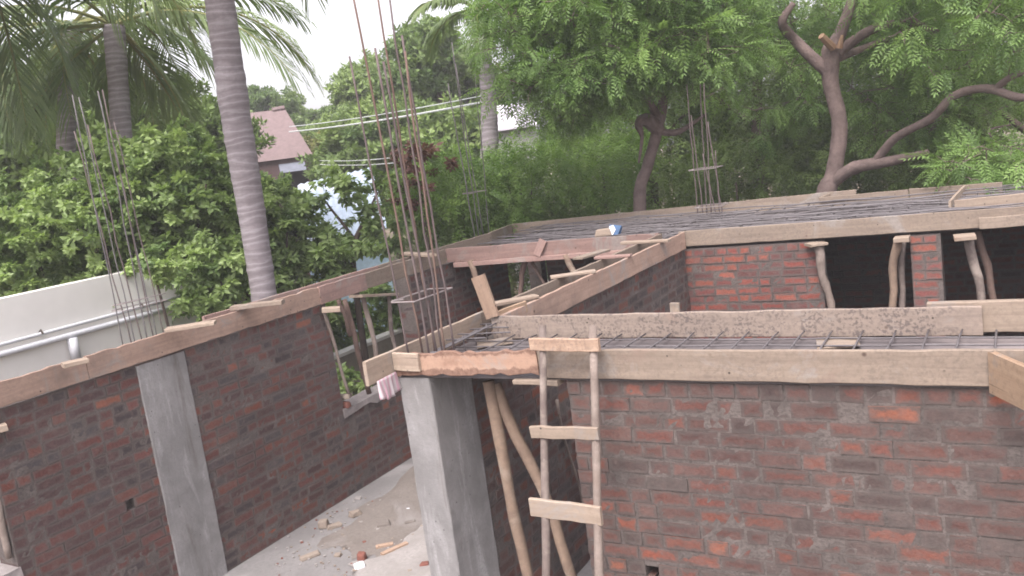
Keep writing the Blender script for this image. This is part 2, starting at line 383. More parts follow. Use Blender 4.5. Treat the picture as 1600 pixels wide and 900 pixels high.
# ------------------------------------------------------------------ brick walls
def brick_wall(name, P0, axis, Ln, T, z0, z1, mat, label, openings=(), holes=(), seed=1, orange=.06, red=False, tk=(1, 1, 1), group=None, prot=.003, tonek=1.32):
    r = random.Random(seed)
    ops = list(openings)
    cut = ops + [(h[0], h[1], h[2], h[3]) for h in holes]
    mb = MB(); tone = []; half = []; uvs = []
    ax = Vector(axis); nx = Vector((-ax.y, ax.x, 0))
    def W(s, n, z): return ax * s + nx * n + Vector((0, 0, z - z0))
    def wbox(s0, s1, n0, n1, a, b, mi, jit=0):
        vs = [W(s + r.uniform(-jit, jit), n + (r.uniform(-jit, jit) * .4), z + r.uniform(-jit, jit)) for z in (a, b) for n in (n0, n1) for s in (s0, s1)]
        mb.add(vs, [(0, 2, 3, 1), (4, 5, 7, 6), (0, 1, 5, 4), (2, 6, 7, 3), (0, 4, 6, 2), (1, 3, 7, 5)], mi)
    # mortar core, cut on a grid so that only outer faces are made
    S = sorted({0, Ln, *[c for o in cut for c in o[:2]]}); Z = sorted({z0, z1, *[c for o in cut for c in o[2:4]]})
    S = [s for s in S if 0 <= s <= Ln]; Z = [z for z in Z if z0 <= z <= z1]
    def solid(i, j):
        if i < 0 or j < 0 or i >= len(S) - 1 or j >= len(Z) - 1: return False
        sm = (S[i] + S[i + 1]) / 2; zm = (Z[j] + Z[j + 1]) / 2
        return not any(o[0] < sm < o[1] and o[2] < zm < o[3] for o in cut)
    g = .004
    for i in range(len(S) - 1):
        for j in range(len(Z) - 1):
            if not solid(i, j): continue
            a, b, c, d = S[i], S[i + 1], Z[j], Z[j + 1]
            na = max(1, int((b - a) / .03)); nb = max(1, int((d - c) / .03)); gv = []
            for y_ in range(nb + 1):
                for x_ in range(na + 1):
                    sx = a + (b - a) * x_ / na; zx = c + (d - c) * y_ / nb; q = Vector((sx, seed * 3.1, zx))
                    gv.append(W(sx, .0026 - .003 * mnoise.noise(q * 30) - .0022 * mnoise.noise(q * 9) if not (x_ in (0, na) or y_ in (0, nb)) else g, zx))
            mb.add(gv, [(y_ * (na + 1) + x_, y_ * (na + 1) + x_ + 1, (y_ + 1) * (na + 1) + x_ + 1, (y_ + 1) * (na + 1) + x_) for y_ in range(nb) for x_ in range(na)], 1)
            mb.add([W(a, T - g, c), W(b, T - g, c), W(b, T - g, d), W(a, T - g, d)], [(3, 2, 1, 0)], 1)
            if not solid(i - 1, j): mb.add([W(a, g, c), W(a, T - g, c), W(a, T - g, d), W(a, g, d)], [(3, 2, 1, 0)], 1)
            if not solid(i + 1, j): mb.add([W(b, g, c), W(b, T - g, c), W(b, T - g, d), W(b, g, d)], [(0, 1, 2, 3)], 1)
            if not solid(i, j - 1): mb.add([W(a, g, c), W(b, g, c), W(b, T - g, c), W(a, T - g, c)], [(3, 2, 1, 0)], 1)
            if not solid(i, j + 1): mb.add([W(a, g, d), W(b, g, d), W(b, T - g, d), W(a, T - g, d)], [(0, 1, 2, 3)], 1)
    for h in holes: wbox(h[0], h[1], *h[4:6], h[2], h[3], 1)
    tone += [(.11, .1, .095)] * len(mb.f); half += [(9, 9)] * len(mb.f); nl0 = sum(len(f) for f in mb.f)
    ch = (z1 - z0) / round((z1 - z0) / .0875); k = round((z1 - z0) / ch)
    for q in range(k):
        a = z0 + q * ch; zm = a + ch / 2
        iv = [(0, Ln)]
        for o in cut:
            if o[2] < zm < o[3]:
                new = []
                for s0, s1 in iv:
                    if o[1] <= s0 or o[0] >= s1: new.append((s0, s1)); continue
                    if o[0] > s0: new.append((s0, o[0]))
                    if o[1] < s1: new.append((o[1], s1))
                iv = new
        for s0, s1 in iv:
            s = s0 + (r.uniform(-.2, 0) if s0 == 0 else r.choice((0, -.115)))
            top = q == k - 1
            wob = r.uniform(-.003, .003); wob2 = r.uniform(-.5, .5)
            while s < s1:
                ln = .112 if (top or r.random() < .42) else .226
                gap = r.uniform(.008, .017)
                b0, b1 = max(s, s0 + .001), min(s + ln, s1 - .001)
                if b1 - b0 > .03:
                    p0 = r.uniform(-.003, prot); p1 = r.uniform(-.003, prot)
                    zz = a + .006 + wob + .004 * math.sin(b0 * 1.7 + wob2 * 9)
                    wbox(b0, b1, -p0, T + p1, zz + r.uniform(-.002, .003), zz + ch - .012 + r.uniform(-.004, .003), 0, .0035)
                    x = r.random()
                    if red:
                        c = r.choice([(.22, .068, .052), (.19, .064, .052), (.16, .062, .055), (.24, .082, .058), (.125, .06, .055)])
                    else:
                        if x < orange: c = r.choice([(.215, .070, .046), (.185, .064, .046), (.22, .085, .056)])
                        elif x < .40: c = r.choice([(.125, .058, .050), (.14, .058, .049), (.155, .064, .05)])
                        elif x < .8: c = r.choice([(.102, .057, .052), (.094, .055, .052), (.112, .062, .056)])
                        else: c = r.choice([(.078, .06, .059), (.085, .07, .068), (.066, .05, .049)])
                    w = r.uniform(.88, 1.14) * tonek; tone += [tuple(e * w * k_ for e, k_ in zip(c, tk))] * 6
                    hl, hh = (b1 - b0) / 2, ch / 2 - .006; half += [(9, 9), (9, 9), (hl, hh), (hl, hh), (T / 2, hh), (T / 2, hh)]
                    for f_, kk in (((0, 2, 3, 1), 0), ((4, 5, 7, 6), 0), ((0, 1, 5, 4), 1), ((2, 6, 7, 3), 1), ((0, 4, 6, 2), 2), ((1, 3, 7, 5), 2)):
                        for ix in f_:
                            uvs += ((0, 0) if kk == 0 else ((ix & 1) * 2 - 1, (ix >> 2) * 2 - 1) if kk == 1 else (((ix >> 1) & 1) * 2 - 1, (ix >> 2) * 2 - 1))
                s += ln + gap
    o = mb.build(name, [M[mat], M['mortar']], loc=(P0[0], P0[1], z0))
    at_ = o.data.attributes.new('brick_tone', 'FLOAT_COLOR', 'FACE')
    at_.data.foreach_set('color', np.array([(*c, 1) for c in tone], dtype=np.float32).ravel())
    hf = o.data.attributes.new('half', 'FLOAT_VECTOR', 'FACE'); hf.data.foreach_set('vector', np.array([(a, b, 0) for a, b in half], dtype=np.float32).ravel())
    ul = o.data.uv_layers.new(name='face'); ul.data.foreach_set('uv', np.concatenate([np.zeros(nl0 * 2), np.array(uvs, dtype=float)]).astype(np.float32))
    return tag(o, label, 'wall', group)

# ================================================================== SETTING
g = MB(); g.add([(-160, -160, 0), (160, -160, 0), (160, 160, 0), (-160, 160, 0)], [(0, 1, 2, 3)])
tag(g.build('ground', M['earth'], loc=(0, 0, OUT)), kind='structure')
fl = MB(); fl.box((-6.43, -2, OUT + .01), (1.6, 11.72, 0))
tag(fl.build('floor', M['floor']), kind='structure')

WT = 2.105   # wall tops
LX = -6.42   # inner face of the left wall
# left wall runs along +Y; nx = -X, so its inner face is n = 0
lw = brick_wall('brick_wall', (LX, -2), (0, 1, 0), 13.7, .23, 0, WT, 'brick_left',
    'long dull brown brick wall with window openings running away on the left', seed=3, orange=.03, tonek=1.26, tk=(.93, 1.0, 1.03),
    openings=[(6.80 + 2, 8.29 + 2, .92, WT), (1.7 + 2, 3.2 + 2, .92, WT), (10.58 + 2, 11.55 + 2, .92, WT)],
    holes=[(4.12 + 2, 4.20 + 2, .96, 1.05, .07, .2)])
def part_box(parent, name, lo, hi, mat, jit=0):
    mb = MB(); mb.box(lo, hi, 0, jit); o = mb.build(name, M[mat])
    for v in o.data.vertices: v.co -= parent.location
    o.parent = parent; return o
for a, b in ((6.79, 8.3), (1.69, 3.21)):
    n = 14; mb = MB(); vs = []; fs = []
    for i in range(n + 1):
        y = a + (b - a) * i / n
        for x, z in ((LX + .012 + random.uniform(-.008, .01), .86 + random.uniform(-.03, .02)), (LX + .008, .935 + random.uniform(-.008, .008)), (LX - .24, .94 + random.uniform(-.008, .008)), (LX - .245, .86)):
            vs.append((x, y, z))
    for i in range(n):
        for j in range(3): fs.append((i * 4 + j, (i + 1) * 4 + j, (i + 1) * 4 + j + 1, i * 4 + j + 1))
    fs += [(0, 1, 2, 3), (n * 4 + 3, n * 4 + 2, n * 4 + 1, n * 4)]
    mb.add(vs, fs); o = mb.build('sill', M['sill'])
    for v in o.data.vertices: v.co -= lw.location
    o.parent = lw

# partition under the slanting beam (runs along Y); inner face towards +X is n = -T side
brick_wall('brick_wall', (-3.25, 4.69), (0, 1, 0), 4.40, .23, 0, WT, 'brick_left',
    'brown brick partition wall under the long double beam in the middle', seed=8, orange=.03, tonek=1.3, tk=(.9, 1.0, 1.0))
# near wall
brick_wall('brick_wall', (-2.285, 4.235), (1, 0, 0), 3.6, .23, 0, 2.118, 'brick_near',
    'nearest brick wall with a few bright orange bricks behind the ladder', seed=21, orange=.05, tonek=1.32, tk=(1.04, 1, .93),
    holes=[(-1.94 + 2.285, -1.86 + 2.285, .945, 1.035, .15, .2)])
# far wall along y = 9.1
brick_wall('brick_wall', (-6.415, 9.11), (1, 0, 0), 7.7, .23, 0, WT, 'brick_red',
    'red brick wall with square dark openings below the far formwork', seed=31, red=True, prot=.006,
    openings=[(-.1, 2.62, .5, WT), (6.415 - 1.83, 6.415 - 1.0, .9, WT), (6.415 - .735, 6.415 + .7, .9, WT)])
# back wall of the far bay
brick_wall('brick_wall', (-6.415, 11.72), (1, 0, 0), 7.7, .23, 0, WT, 'brick_left',
    'dark back wall seen through the openings under the far slab', seed=41, orange=.02)
brick_wall('brick_wall', (1.275, 4.47), (0, 1, 0), 7.2, .23, 0, WT, 'brick_left',
    'end wall closing the rooms on the far right', seed=42, orange=.02)

# columns
def column(loc, sx, sy, h, mat, label):
    mb = MB(); n = 14; vs = []; fs = []
    prof = [(-1, -1), (-.96, -1), (.96, -1), (1, -1 + .03), (1, .97), (.97, 1), (-.97, 1), (-1, .97)]
    k = len(prof)
    for i in range(n + 1):
        for (x, y) in prof:
            vs.append((x * sx / 2 + random.uniform(-.0025, .0025), y * sy / 2 + random.uniform(-.0025, .0025), h * i / n))
    for i in range(n):
        for j in range(k): fs.append((i * k + j, i * k + (j + 1) % k, (i + 1) * k + (j + 1) % k, (i + 1) * k + j))
    fs += [tuple(range(k))[::-1], tuple(n * k + j for j in range(k))]
    mb.add(vs, fs); return tag(mb.build('concrete_column', M[mat], loc=loc), label, 'column', 'concrete columns')
column((LX - .10, 4.705, 0), .23, .49, 2.09, 'concrete', 'pale grey concrete column set flush in the left brick wall')
column((-3.355, 4.45, 0), .235, .46, 2.118, 'concrete', 'square concrete column carrying the corner of the near formwork')

# soffit sheets that the slabs are cast on
def sheet(x0, x1, y0, y1, z, label):
    mb = MB(); mb.box((0, 0, -.016), (x1 - x0, y1 - y0, 0)); return tag(mb.build('soffit_sheet', M['soffit'], loc=(x0, y0, z)), label, 'formwork sheet', 'formwork sheets under the slabs')
sheet(-3.46, 1.25, 4.236, 5.09, 2.136, 'grey sheet under the bars between the two near boards')
sheet(-6.41, 1.25, 9.145, 11.86, 2.136, 'dark sheet under the dense bars of the far slab')

# ================================================================== FORMWORK BOARDS
Y1 = 4.205
board(at(612, 553, y=Y1 - .002), at(836, 546, y=Y1 - .002), 'wood_rough', 'rough stained board with ragged edges on the near corner', h=.138, t=.03, ragged=.02, seg=.05)
board(at(612, 551, y=Y1 - .025), at(652, 553, y=Y1 - .025), 'wood_pale', 'short pale cleat nailed over the near corner column', h=.118, t=.022, name='cleat', cat='cleat')
board((at(838, 545, y=Y1)[0], Y1, 2.303), (1.25, Y1, 2.30), 'wood_grey', 'long smooth pale board along the top of the nearest wall', h=.165)
board((-3.285, 5.09, 2.303), (-.235, 5.09, 2.30), 'wood_speck', 'tar speckled long board on the inner side of the near slab', h=.160)
board((-.50, 5.122, 2.318), (1.25, 5.122, 2.318), 'wood_pale', 'cracked thick timber continuing the inner board at the right edge', h=.17, t=.05)
board((-3.468, 3.93, 2.302), (-3.468, 5.25, 2.302), 'wood_pale', 'end board with bright top edge jutting out past the near corner', h=.15, t=.026)
board((-3.222, 5.125, 2.30), (-3.222, 9.07, 2.30), 'wood_orange', 'long orange brown board along the right side of the double beam', h=.185, t=.028)
board((-3.482, 5.27, 2.30), (-3.482, 9.07, 2.30), 'wood_grey', 'greyer board along the left side of the double beam', h=.17, t=.028)
# left wall
board((LX + .03, -2, 2.30), (LX + .03, 4.02, 2.30), 'wood_orange', 'stained orange board at the near end of the left wall', h=.175, t=.03, ragged=.012, seg=.07)
board((LX + .035, 4.03, 2.302), (LX + .035, 6.76, 2.302), 'wood_orange', 'orange brown board above the grey column on the left wall', h=.18, t=.03, ragged=.012, seg=.07)
board((LX + .05, 6.70, 2.305), (LX + .05, 7.45, 2.305), 'wood_pink', 'short tan board lapped over the start of the window opening', h=.19, t=.025)
board((LX + .03, 7.46, 2.30), (LX + .03, 9.06, 2.30), 'wood_grey', 'grey board above the window opening in the left wall', h=.18, t=.03)
board((-6.62, 5.4, 2.30), (-6.62, 8.0, 2.30), 'wood_pink', 'outer board of the left wall showing behind the inner one', h=.17, t=.028)
board((-6.62, 8.01, 2.30), (-6.62, 10.6, 2.30), 'wood_grey', 'outer board of the left wall near the far corner', h=.17, t=.028)
board((-6.64, 10.61, 2.30), tuple(at(800, 350, y=11.86)), 'wood_grey', 'board closing the left end of the far slab', h=.17, t=.028)
# far line
board((-6.40, 9.09, 2.30), (-3.53, 9.09, 2.305), 'wood_pink', 'reddish board across the wide opening behind the double beam', h=.175)
board(tuple(at(708, 411, y=9.05)), tuple(at(1000, 388, y=9.05)), 'wood_pink', 'narrow bearer under the reddish board held up by poles', h=.055, t=.06, name='bearer', cat='bearer', ragged=.006)
board((-3.30, 9.09, 2.305), (1.25, 9.09, 2.31), 'wood_grey', 'long pale board above the red brick wall and dark openings', h=.17)
board(tuple(at(1530, 341, y=9.06)), (1.0, 9.06, 2.265), 'wood_grey', 'lower board lapped on the long pale far board at the right edge', h=.105, t=.025)
yb = 11.86
pa = at(800, 350, y=yb); pb = at(1337, 296, y=yb)
board(tuple(pa), tuple(pb), 'wood_grey', 'back board of the far slab ending in front of the big tree', h=.19)
pc = at(1281, 309, y=11.62); pd_ = at(1419, 296, y=11.60); pe = at(1566, 284, y=11.58)
board(tuple(pc), tuple(pd_), 'wood_grey', 'short back board overlapping the end of the long back board', h=.17)
board(tuple(pd_ + np.array([.01, 0, .004])), tuple(pe), 'wood_grey', 'back board at the far right with a broken end', h=.18, ragged=.005)
board(tuple(pc + np.array([.0, .01, 0])), tuple(at(1297, 302, y=11.85)), 'wood_pale', 'small cleat tying the two back boards together', h=.14, t=.02, name='cleat', cat='cleat')
pf = at(1486, 313, z=2.31); pg = at(1509, 289, y=11.56)
board(tuple(pf), tuple(pg), 'wood_pale', 'cross board closing the far slab at the right', h=.15, t=.025)
board(tuple(pf + np.array([.03, -.02, 0])), (1.2, pf[1] + .05, 2.35), 'wood_pale', 'pale board starting at the cross board of the far slab', h=.13, t=.03)
# fresh board at the right edge
e0 = at(1553, 551, z=2.296)
board((-.153, Y1 - .004, 2.297), tuple(at(1640, 586, z=2.297)), 'wood_fresh', 'fresh orange timber butting on the near board at the right edge', h=.175, t=-.03)

# loose planks lying across the double beam and elsewhere
zp = 2.327
for (u0, v0, u1, v1, w, mt, lb) in (
    (972, 378, 1046, 374, .09, 'wood_pale', 'pale plank across the far end of the double beam'),
    (930, 401, 986, 397, .08, 'wood_pink', 'reddish plank across the double beam second from its far end'),
    (860, 431, 930, 421, .10, 'wood_pale', 'thick pale plank across the middle of the double beam'),
    (768, 474, 838, 460, .11, 'wood_pale', 'weathered plank across the near end of the double beam'),
    (902, 402, 946, 389, .12, 'wood_grey', 'grey plank poking out from the left side of the double beam')):
    plank(at(u0, v0, z=zp), at(u1, v1, z=zp), w, .024, mt, lb)
plank(at(259, 513, z=2.345), at(336, 501, z=2.345), .13, .03, 'wood_pale', 'pale plank lying on the left wall beside the rebar bundle')
plank(at(97, 568, z=2.345), at(136, 559, z=2.345), .12, .03, 'wood_pale', 'short pale plank on the near end of the left wall')
plank(at(362, 478, z=2.35), at(442, 468, z=2.35), .10, .04, 'wood_grey', 'brown plank on the left wall in front of the palm trunk')
plank(at(632, 394, z=2.34), at(676, 397, z=2.34), .10, .035, 'wood_pale', 'pale short plank on the left wall behind the tall bars')
# soffit piece under the rough board
plank(at(806, 590, y=4.24), at(876, 592, y=4.24), .09, .03, 'wood_pale', 'pale packing strip under the near formwork behind the ladder')
plank(at(1276, 536, z=2.16), at(1342, 532, z=2.16), .20, .012, 'wood_pale', 'pale offcut lying under the bars of the near slab')
plank(at(745, 538, z=2.155), at(800, 530, z=2.155), .20, .012, 'wood_grey', 'grey offcut under the bars at the near corner')
# stub standing at the inner board's end
sA = at(768, 497, y=5.07); sB = at(745, 432, y=5.07)
plank(sA, sB, .105, .035, 'wood_tan', 'upright stub of board leaning at the near end of the double beam', up=(0, -1, 0))
plank(at(838, 399, y=9.04), at(848, 375, y=9.06), .10, .02, 'wood_pink', 'short board leaning on the reddish far board', up=(0, -1, 0))
cl = board(at(772, 489, y=5.13), at(822, 470, y=5.5), 'wood_fresh', 'orange cleat nailed to the near end of the double beam', h=.09, t=.02, name='cleat', cat='cleat')
plank(at(1054, 488, y=5.9), at(1053, 474, y=5.9), .07, .03, 'wood_pale', 'offcut end sticking up behind the speckled board', up=(0, -1, 0))

# ================================================================== REBAR
def rebar_mesh(label, xs, ys, z, r, mat, yr, xr, layers=(0,), wob=.004, extra=()):
    root = empty('rebar_mesh', (xr[0], yr[0], z), label, 'rebar mesh')
    o0 = root.location
    def bar(a, b, n=10):
        a = Vector(a); b = Vector(b)
        pts = [a.lerp(b, i / (n - 1)) + Vector((random.uniform(-wob, wob), random.uniform(-wob, wob), random.uniform(-wob, wob))) - o0 for i in range(n)]
        mb = MB(); mb.tube(pts, r, 6); mb.build('bar', M[mat], root, smooth=True)
    for dz in layers:
        for y in ys: bar((xr[0], y + random.uniform(-.01, .01), z + dz), (xr[1], y + random.uniform(-.01, .01), z + dz), 18)
    for x in xs:
        bar((x + random.uniform(-.015, .015), yr[0], z + .010), (x + random.uniform(-.015, .015), yr[1], z + .010), 6)
    for a, b in extra: bar(a, b, 4)
    return root
ext = []
for k in range(5):
    x = -3.42 + .04 * k
    ext.append(((x, 4.3, 2.2 + .012 * k), (x + .02, 5.3, 2.215 + .01 * k)))
for k in range(4):
    ext.append(((-3.43, 4.72 + .15 * k, 2.235), (-3.12 + .1 * (k % 2), 4.74 + .15 * k, 2.24)))
    ext.append(((-3.30, 4.74 + .15 * k, 2.15), (-3.30, 4.74 + .15 * k, 2.26)))
rebar_mesh('single layer of steel bars lying between the two near boards', [-3.1 + .163 * i for i in range(27)], [4.36, 4.50, 4.66, 4.80, 4.95], 2.166, .0055, 'rebar_grey', (4.27, 5.075), (-3.42, 1.2), extra=ext)
rebar_mesh('dense double layer of steel bars in the far slab', [-6.3 + .16 * i for i in range(41)], [9.3 + .165 * i for i in range(15)], 2.175, .0085, 'rebar_grey', (9.16, 11.8), (-6.36, .4), layers=(0, .065), wob=.018)

def cage(label, bars, stirrups, r=.008, mats=('rebar',), zb=2.15):
    pts = [Vector(at(u0, v0, **k)) for (u0, v0, u1, v1, k) in bars]
    base = sum(pts, Vector()) / len(pts); base.z = zb
    root = empty('rebar_cage', base, label, 'rebar bundle', 'column starter bars')
    for i, (u0, v0, u1, v1, k) in enumerate(bars):
        a = pts[i]; b = Vector(at(u1, v1, y=a.y)); 
        bot = a + (a - b).normalized() * max(0, (a.z - zb))
        p = [bot.lerp(b, f) for f in np.linspace(0, 1, 9)]
        for j in range(1, 8): p[j] += Vector((random.uniform(-.008, .008), random.uniform(-.008, .008), 0))
        mb = MB(); mb.tube([q - base for q in p], r * random.uniform(.9, 1.15), 7)
        mb.build('bar', M[mats[i % len(mats)]], root, smooth=True)
    for (cx, cy, z, w, d, tz) in stirrups:
        q = [Vector((cx - w / 2, cy - d / 2, z)), Vector((cx + w / 2, cy - d / 2, z + tz)), Vector((cx + w / 2, cy + d / 2, z + tz)), Vector((cx - w / 2, cy + d / 2, z)), Vector((cx - w / 2, cy - d / 2, z + .006)), Vector((cx - w / 2 + .05, cy - d / 2 + .06, z + .006))]
        mb = MB(); mb.tube([p - base for p in q], r * .75, 6); mb.build('stirrup', M['tie_wire'], root)
    return root
Z3 = dict(z=2.30)
st_ = at(660, 461, x=-3.36)
cage('tall rusty starter bars rising from the near corner column', [
    (636, 541, 546, 88, Z3), (657, 536, 547, -30, Z3), (668, 541, 586, 75, Z3), (680, 537, 599, 96, Z3),
    (676, 533, 588, -20, Z3), (690, 536, 608, -10, Z3), (708, 538, 628, 55, Z3), (695, 541, 633, 80, Z3)],
    [(*st_[:2], st_[2], .18, .42, 0)], .0068, ('rebar', 'rebar_orange', 'rebar', 'rebar', 'rebar_orange', 'rebar'))
XB = dict(x=-6.52)
cage('starter bars above the grey column in the left wall', [
    (192, 540, 113, 148, dict(x=-6.46)), (205, 538, 116, 205, dict(x=-6.58)), (211, 536, 123, 152, dict(x=-6.5)), (222, 532, 137, 195, dict(x=-6.6)),
    (230, 530, 153, 142, dict(x=-6.46)), (240, 526, 160, 140, dict(x=-6.52)), (244, 524, 172, 205, dict(x=-6.6)), (256, 520, 178, 190, dict(x=-6.48))],
    [(-6.53, 4.70, 2.56, .17, .42, 0), (-6.53, 4.71, 2.60, .17, .40, .02)], .0052, ('rebar_grey', 'rebar'))
YC = dict(y=11.5)
sc_ = [at(1103, v, y=11.45) for v in (263, 322)]; sd_ = at(742, 300, y=11.0)
cage('starter bars standing in the far slab in front of the neem trees', [
    (1090, 330, 1073, 132, YC), (1098, 330, 1080, 180, YC), (1104, 329, 1094, 125, dict(y=11.7)), (1111, 328, 1100, 130, dict(y=11.3)),
    (1117, 328, 1098, 240, YC), (1128, 332, 1106, 190, dict(y=11.3)), (1124, 326, 1118, 235, dict(y=11.7))],
    [(*sc_[0], .36, .34, 0), (sc_[1][0] + .08, 11.45, sc_[1][2], .36, .34, 0)], .0085, ('rebar',))
cage('thin starter bars at the far left corner of the far slab', [
    (747, 362, 706, 66, dict(y=10.9)), (754, 358, 712, 100, dict(y=11.1)), (763, 354, 742, 110, dict(y=11.3)), (741, 364, 700, 130, dict(y=10.7))],
    [(*sd_, .17, .4, 0)], .0075, ('rebar_grey',))

# ================================================================== PROPS, LADDER
def plate(u, v, w, d, t, mat, label, **k):
    p = at(u, v, **k); return plank(p - np.array([w / 2, 0, 0]), p + np.array([w / 2, 0, 0]), d, t, mat, label, name='prop_plate', cat='plate', group='wooden plates on the props')
# window opening in the left wall
plank(at(503, 481, x=-6.36), at(531, 479, x=-6.22), .12, .05, 'wood_pale', 'pale wood block at the jamb of the left window opening', name='prop_plate', cat='plate')
plank(at(556, 461, x=-6.40), at(613, 458, x=-6.40), .20, .03, 'wood_pale', 'pale plate on two poles in the left window opening', name='prop_plate', cat='plate')
stick(at(546, 618, x=-6.40), at(507, 488, x=-6.40), .016, .02, 'stick_pale', 'thin pale pole along the jamb of the left window opening', .012, 1)
stick(at(577, 616, x=-6.5), at(538, 468, x=-6.5), .03, .03, 'stick_brown', 'dark brown pole in the left window opening', .02, 2)
stick(at(548, 525, x=-6.47), at(529, 469, x=-6.47), .022, .025, 'stick_brown', 'short brown pole beside the dark pole in the left window', .02, 3)
stick(at(598, 606, x=-6.45), at(567, 464, x=-6.43), .027, .03, 'stick_pale', 'crooked pale pole in the middle of the left window', .04, 4)
stick(at(626, 600, x=-6.45), at(608, 461, x=-6.43), .022, .026, 'stick', 'grey pole at the far side of the left window', .03, 5)
# far wide opening
stick(at(775, 530, y=9.07), at(735, 407, y=9.07), .034, .04, 'stick_orange', 'tan pole under the left end of the far bearer', .02, 6)
stick(at(806, 490, y=9.2), at(820, 408, y=9.2), .03, .035, 'stick_brown', 'bowed brown pole in the wide far opening', .05, 7)
stick(at(868, 490, y=9.25), at(831, 409, y=9.25), .02, .024, 'stick_brown', 'thin slanting pole in the wide far opening', .02, 8)
stick(at(903, 450, y=9.07), at(884, 398, y=9.07), .035, .04, 'stick_orange', 'tan pole under the right end of the far bearer', .02, 9)
# right-hand openings
plank(at(1262, 381, y=9.0), at(1288, 377, y=9.1), .17, .03, 'wood_pale', 'plate under the pale far board at the left of the dark opening', name='prop_plate', cat='plate')
stick(at(1303, 505, y=9.06), at(1279, 381, y=9.06), .035, .045, 'stick_pale', 'pale crooked pole at the left of the square dark opening', .045, 10)
plank(at(1397, 371, y=9.0), at(1421, 369, y=9.0), .16, .045, 'wood_pale', 'thick plate beside the brick pier under the far board', name='prop_plate', cat='plate')
stick(at(1394, 500, y=9.08), at(1404, 372, y=9.08), .034, .042, 'stick_orange', 'tan pole beside the brick pier', .03, 11)
stick(at(1408, 500, y=9.16), at(1412, 372, y=9.16), .028, .03, 'stick', 'grey pole just behind the tan pole at the brick pier', .02, 12)
plank(at(1490, 369, y=8.98), at(1524, 366, y=9.0), .22, .035, 'wood_pale', 'wide plate on a grey pole right of the brick pier', name='prop_plate', cat='plate')
stick(at(1541, 500, y=9.08), at(1513, 368, y=9.08), .036, .045, 'stick', 'thick grey pole right of the brick pier', .03, 13)
stick(at(1563, 500, y=9.3), at(1528, 362, y=9.3), .03, .036, 'stick_brown', 'brown pole in the dark opening nearest the right edge', .03, 14)
# poles under the near corner
stick(at(832, 930, y=4.42), at(763, 596, y=4.42), .034, .038, 'stick_orange', 'straight tan pole under the near corner formwork', .02, 15)
p0 = at(774, 600, y=4.46)
stick(at(905, 930, y=4.40), p0, .032, .036, 'stick_orange', 'bent tan pole slanting down behind the ladder', .05, 16)
stick(at(915, 800, x=-3.20), at(870, 625, x=-3.20), .010, .012, 'stick', 'thin grey stick against the partition behind the ladder', .02, 17)

# ladder leaning on the near board
def ladder():
    yt, yb_ = 4.155, 3.55
    def foot(u, v, x_t, z_t):            # floor point of the pole through the top point that is seen at (u, v) lower down
        lo, hi = x_t - 1.2, x_t + 1.2
        for _ in range(50):
            xm = (lo + hi) / 2; A = np.array([x_t, yt, z_t]); B = np.array([xm, yb_, 0])
            q = None
            for f in np.linspace(0, 1, 200):
                P = A + (B - A) * f; c = R.T @ (P - CAM); uu, vv = 800 + F * c[0] / c[2], 450 + F * c[1] / c[2]
                if vv >= v: q = uu; break
            if q is None or q < u: lo = xm
            else: hi = xm
        return np.array([xm, yb_, 0])
    tl = at(848, 508, y=yt); tr = at(926, 508, y=yt)
    fl_ = foot(850, 898, tl[0], tl[2]); fr = foot(938, 898, tr[0], tr[2])
    root = empty('ladder', ((fl_[0] + fr[0]) / 2, yb_, 0), 'homemade pole ladder with three plank rungs against the near wall', 'ladder')
    stick(fl_, tl, .024, .021, 'stick', None, .012, 51, 'pole', root)
    stick(fr, tr, .026, .021, 'stick_pale', None, .012, 52, 'pole', root)
    def on(A, B, v):
        for f in np.linspace(0, 1, 600):
            P = A + (B - A) * f; c = R.T @ (P - CAM)
            if 450 + F * c[1] / c[2] >= v: return P
        return B
    for (va, vb, hh, ea, eb, mt) in ((525, 526, .072, .065, .05, 'wood_tan'), (662, 663, .07, .065, .03, 'wood_pale'), (775, 785, .105, .07, .03, 'wood_pale')):
        a = on(tl, fl_, va); b = on(tr, fr, vb); d = (b - a) / np.linalg.norm(b - a)
        off = np.array([0, -.048, 0.0])
        A = a - d * ea + off; B = b + d * eb + off
        mb = board_mesh(float(np.linalg.norm(B - A)), hh, .024, rough=.003, seg=.06)
        o = mb.build('rung', M[mt], root, loc=Vector(A) - root.location, rot=frame(A, B))
        if mt == 'wood_tan': o['label'] = 'orange rung of knotty board'
ladder()

# ================================================================== SMALL THINGS
def chunk(p, sx, sy, sz, mat, name, label, cat, group=None, seed=0, rz=0):
    r = random.Random(seed); mb = MB(); vs = []
    import itertools
    for x, y, z in itertools.product((-1, 1), (-1, 1), (0, 1)):
        for ax_ in range(1): vs.append((x * sx / 2 * r.uniform(.7, 1.05) * (1 - .25 * z * r.random()), y * sy / 2 * r.uniform(.7, 1.05) * (1 - .25 * z * r.random()), z * sz * r.uniform(.75, 1.1)))
    mb.add(vs, [(0, 1, 3, 2), (4, 6, 7, 5), (0, 4, 5, 1), (2, 3, 7, 6), (0, 2, 6, 4), (1, 5, 7, 3)])
    o = mb.build(name, M[mat], loc=p, rot=(0, 0, rz))
    bv = o.modifiers.new('soft', 'BEVEL'); bv.width = min(sx, sy, sz) * .18; bv.segments = 2
    return tag(o, label, cat, group)
fz = dict(z=0.0)
chunk(at(507, 824, **fz), .13, .11, .10, 'rubble', 'rubble_chunk', 'tan rubble chunk near the foot of the left wall', 'rubble', 'rubble on the floor', 1, .4)
chunk(at(524, 824, **fz), .17, .08, .04, 'rubble', 'rubble_chunk', 'flat tan rubble slab beside the tan chunk', 'rubble', 'rubble on the floor', 2, .9)
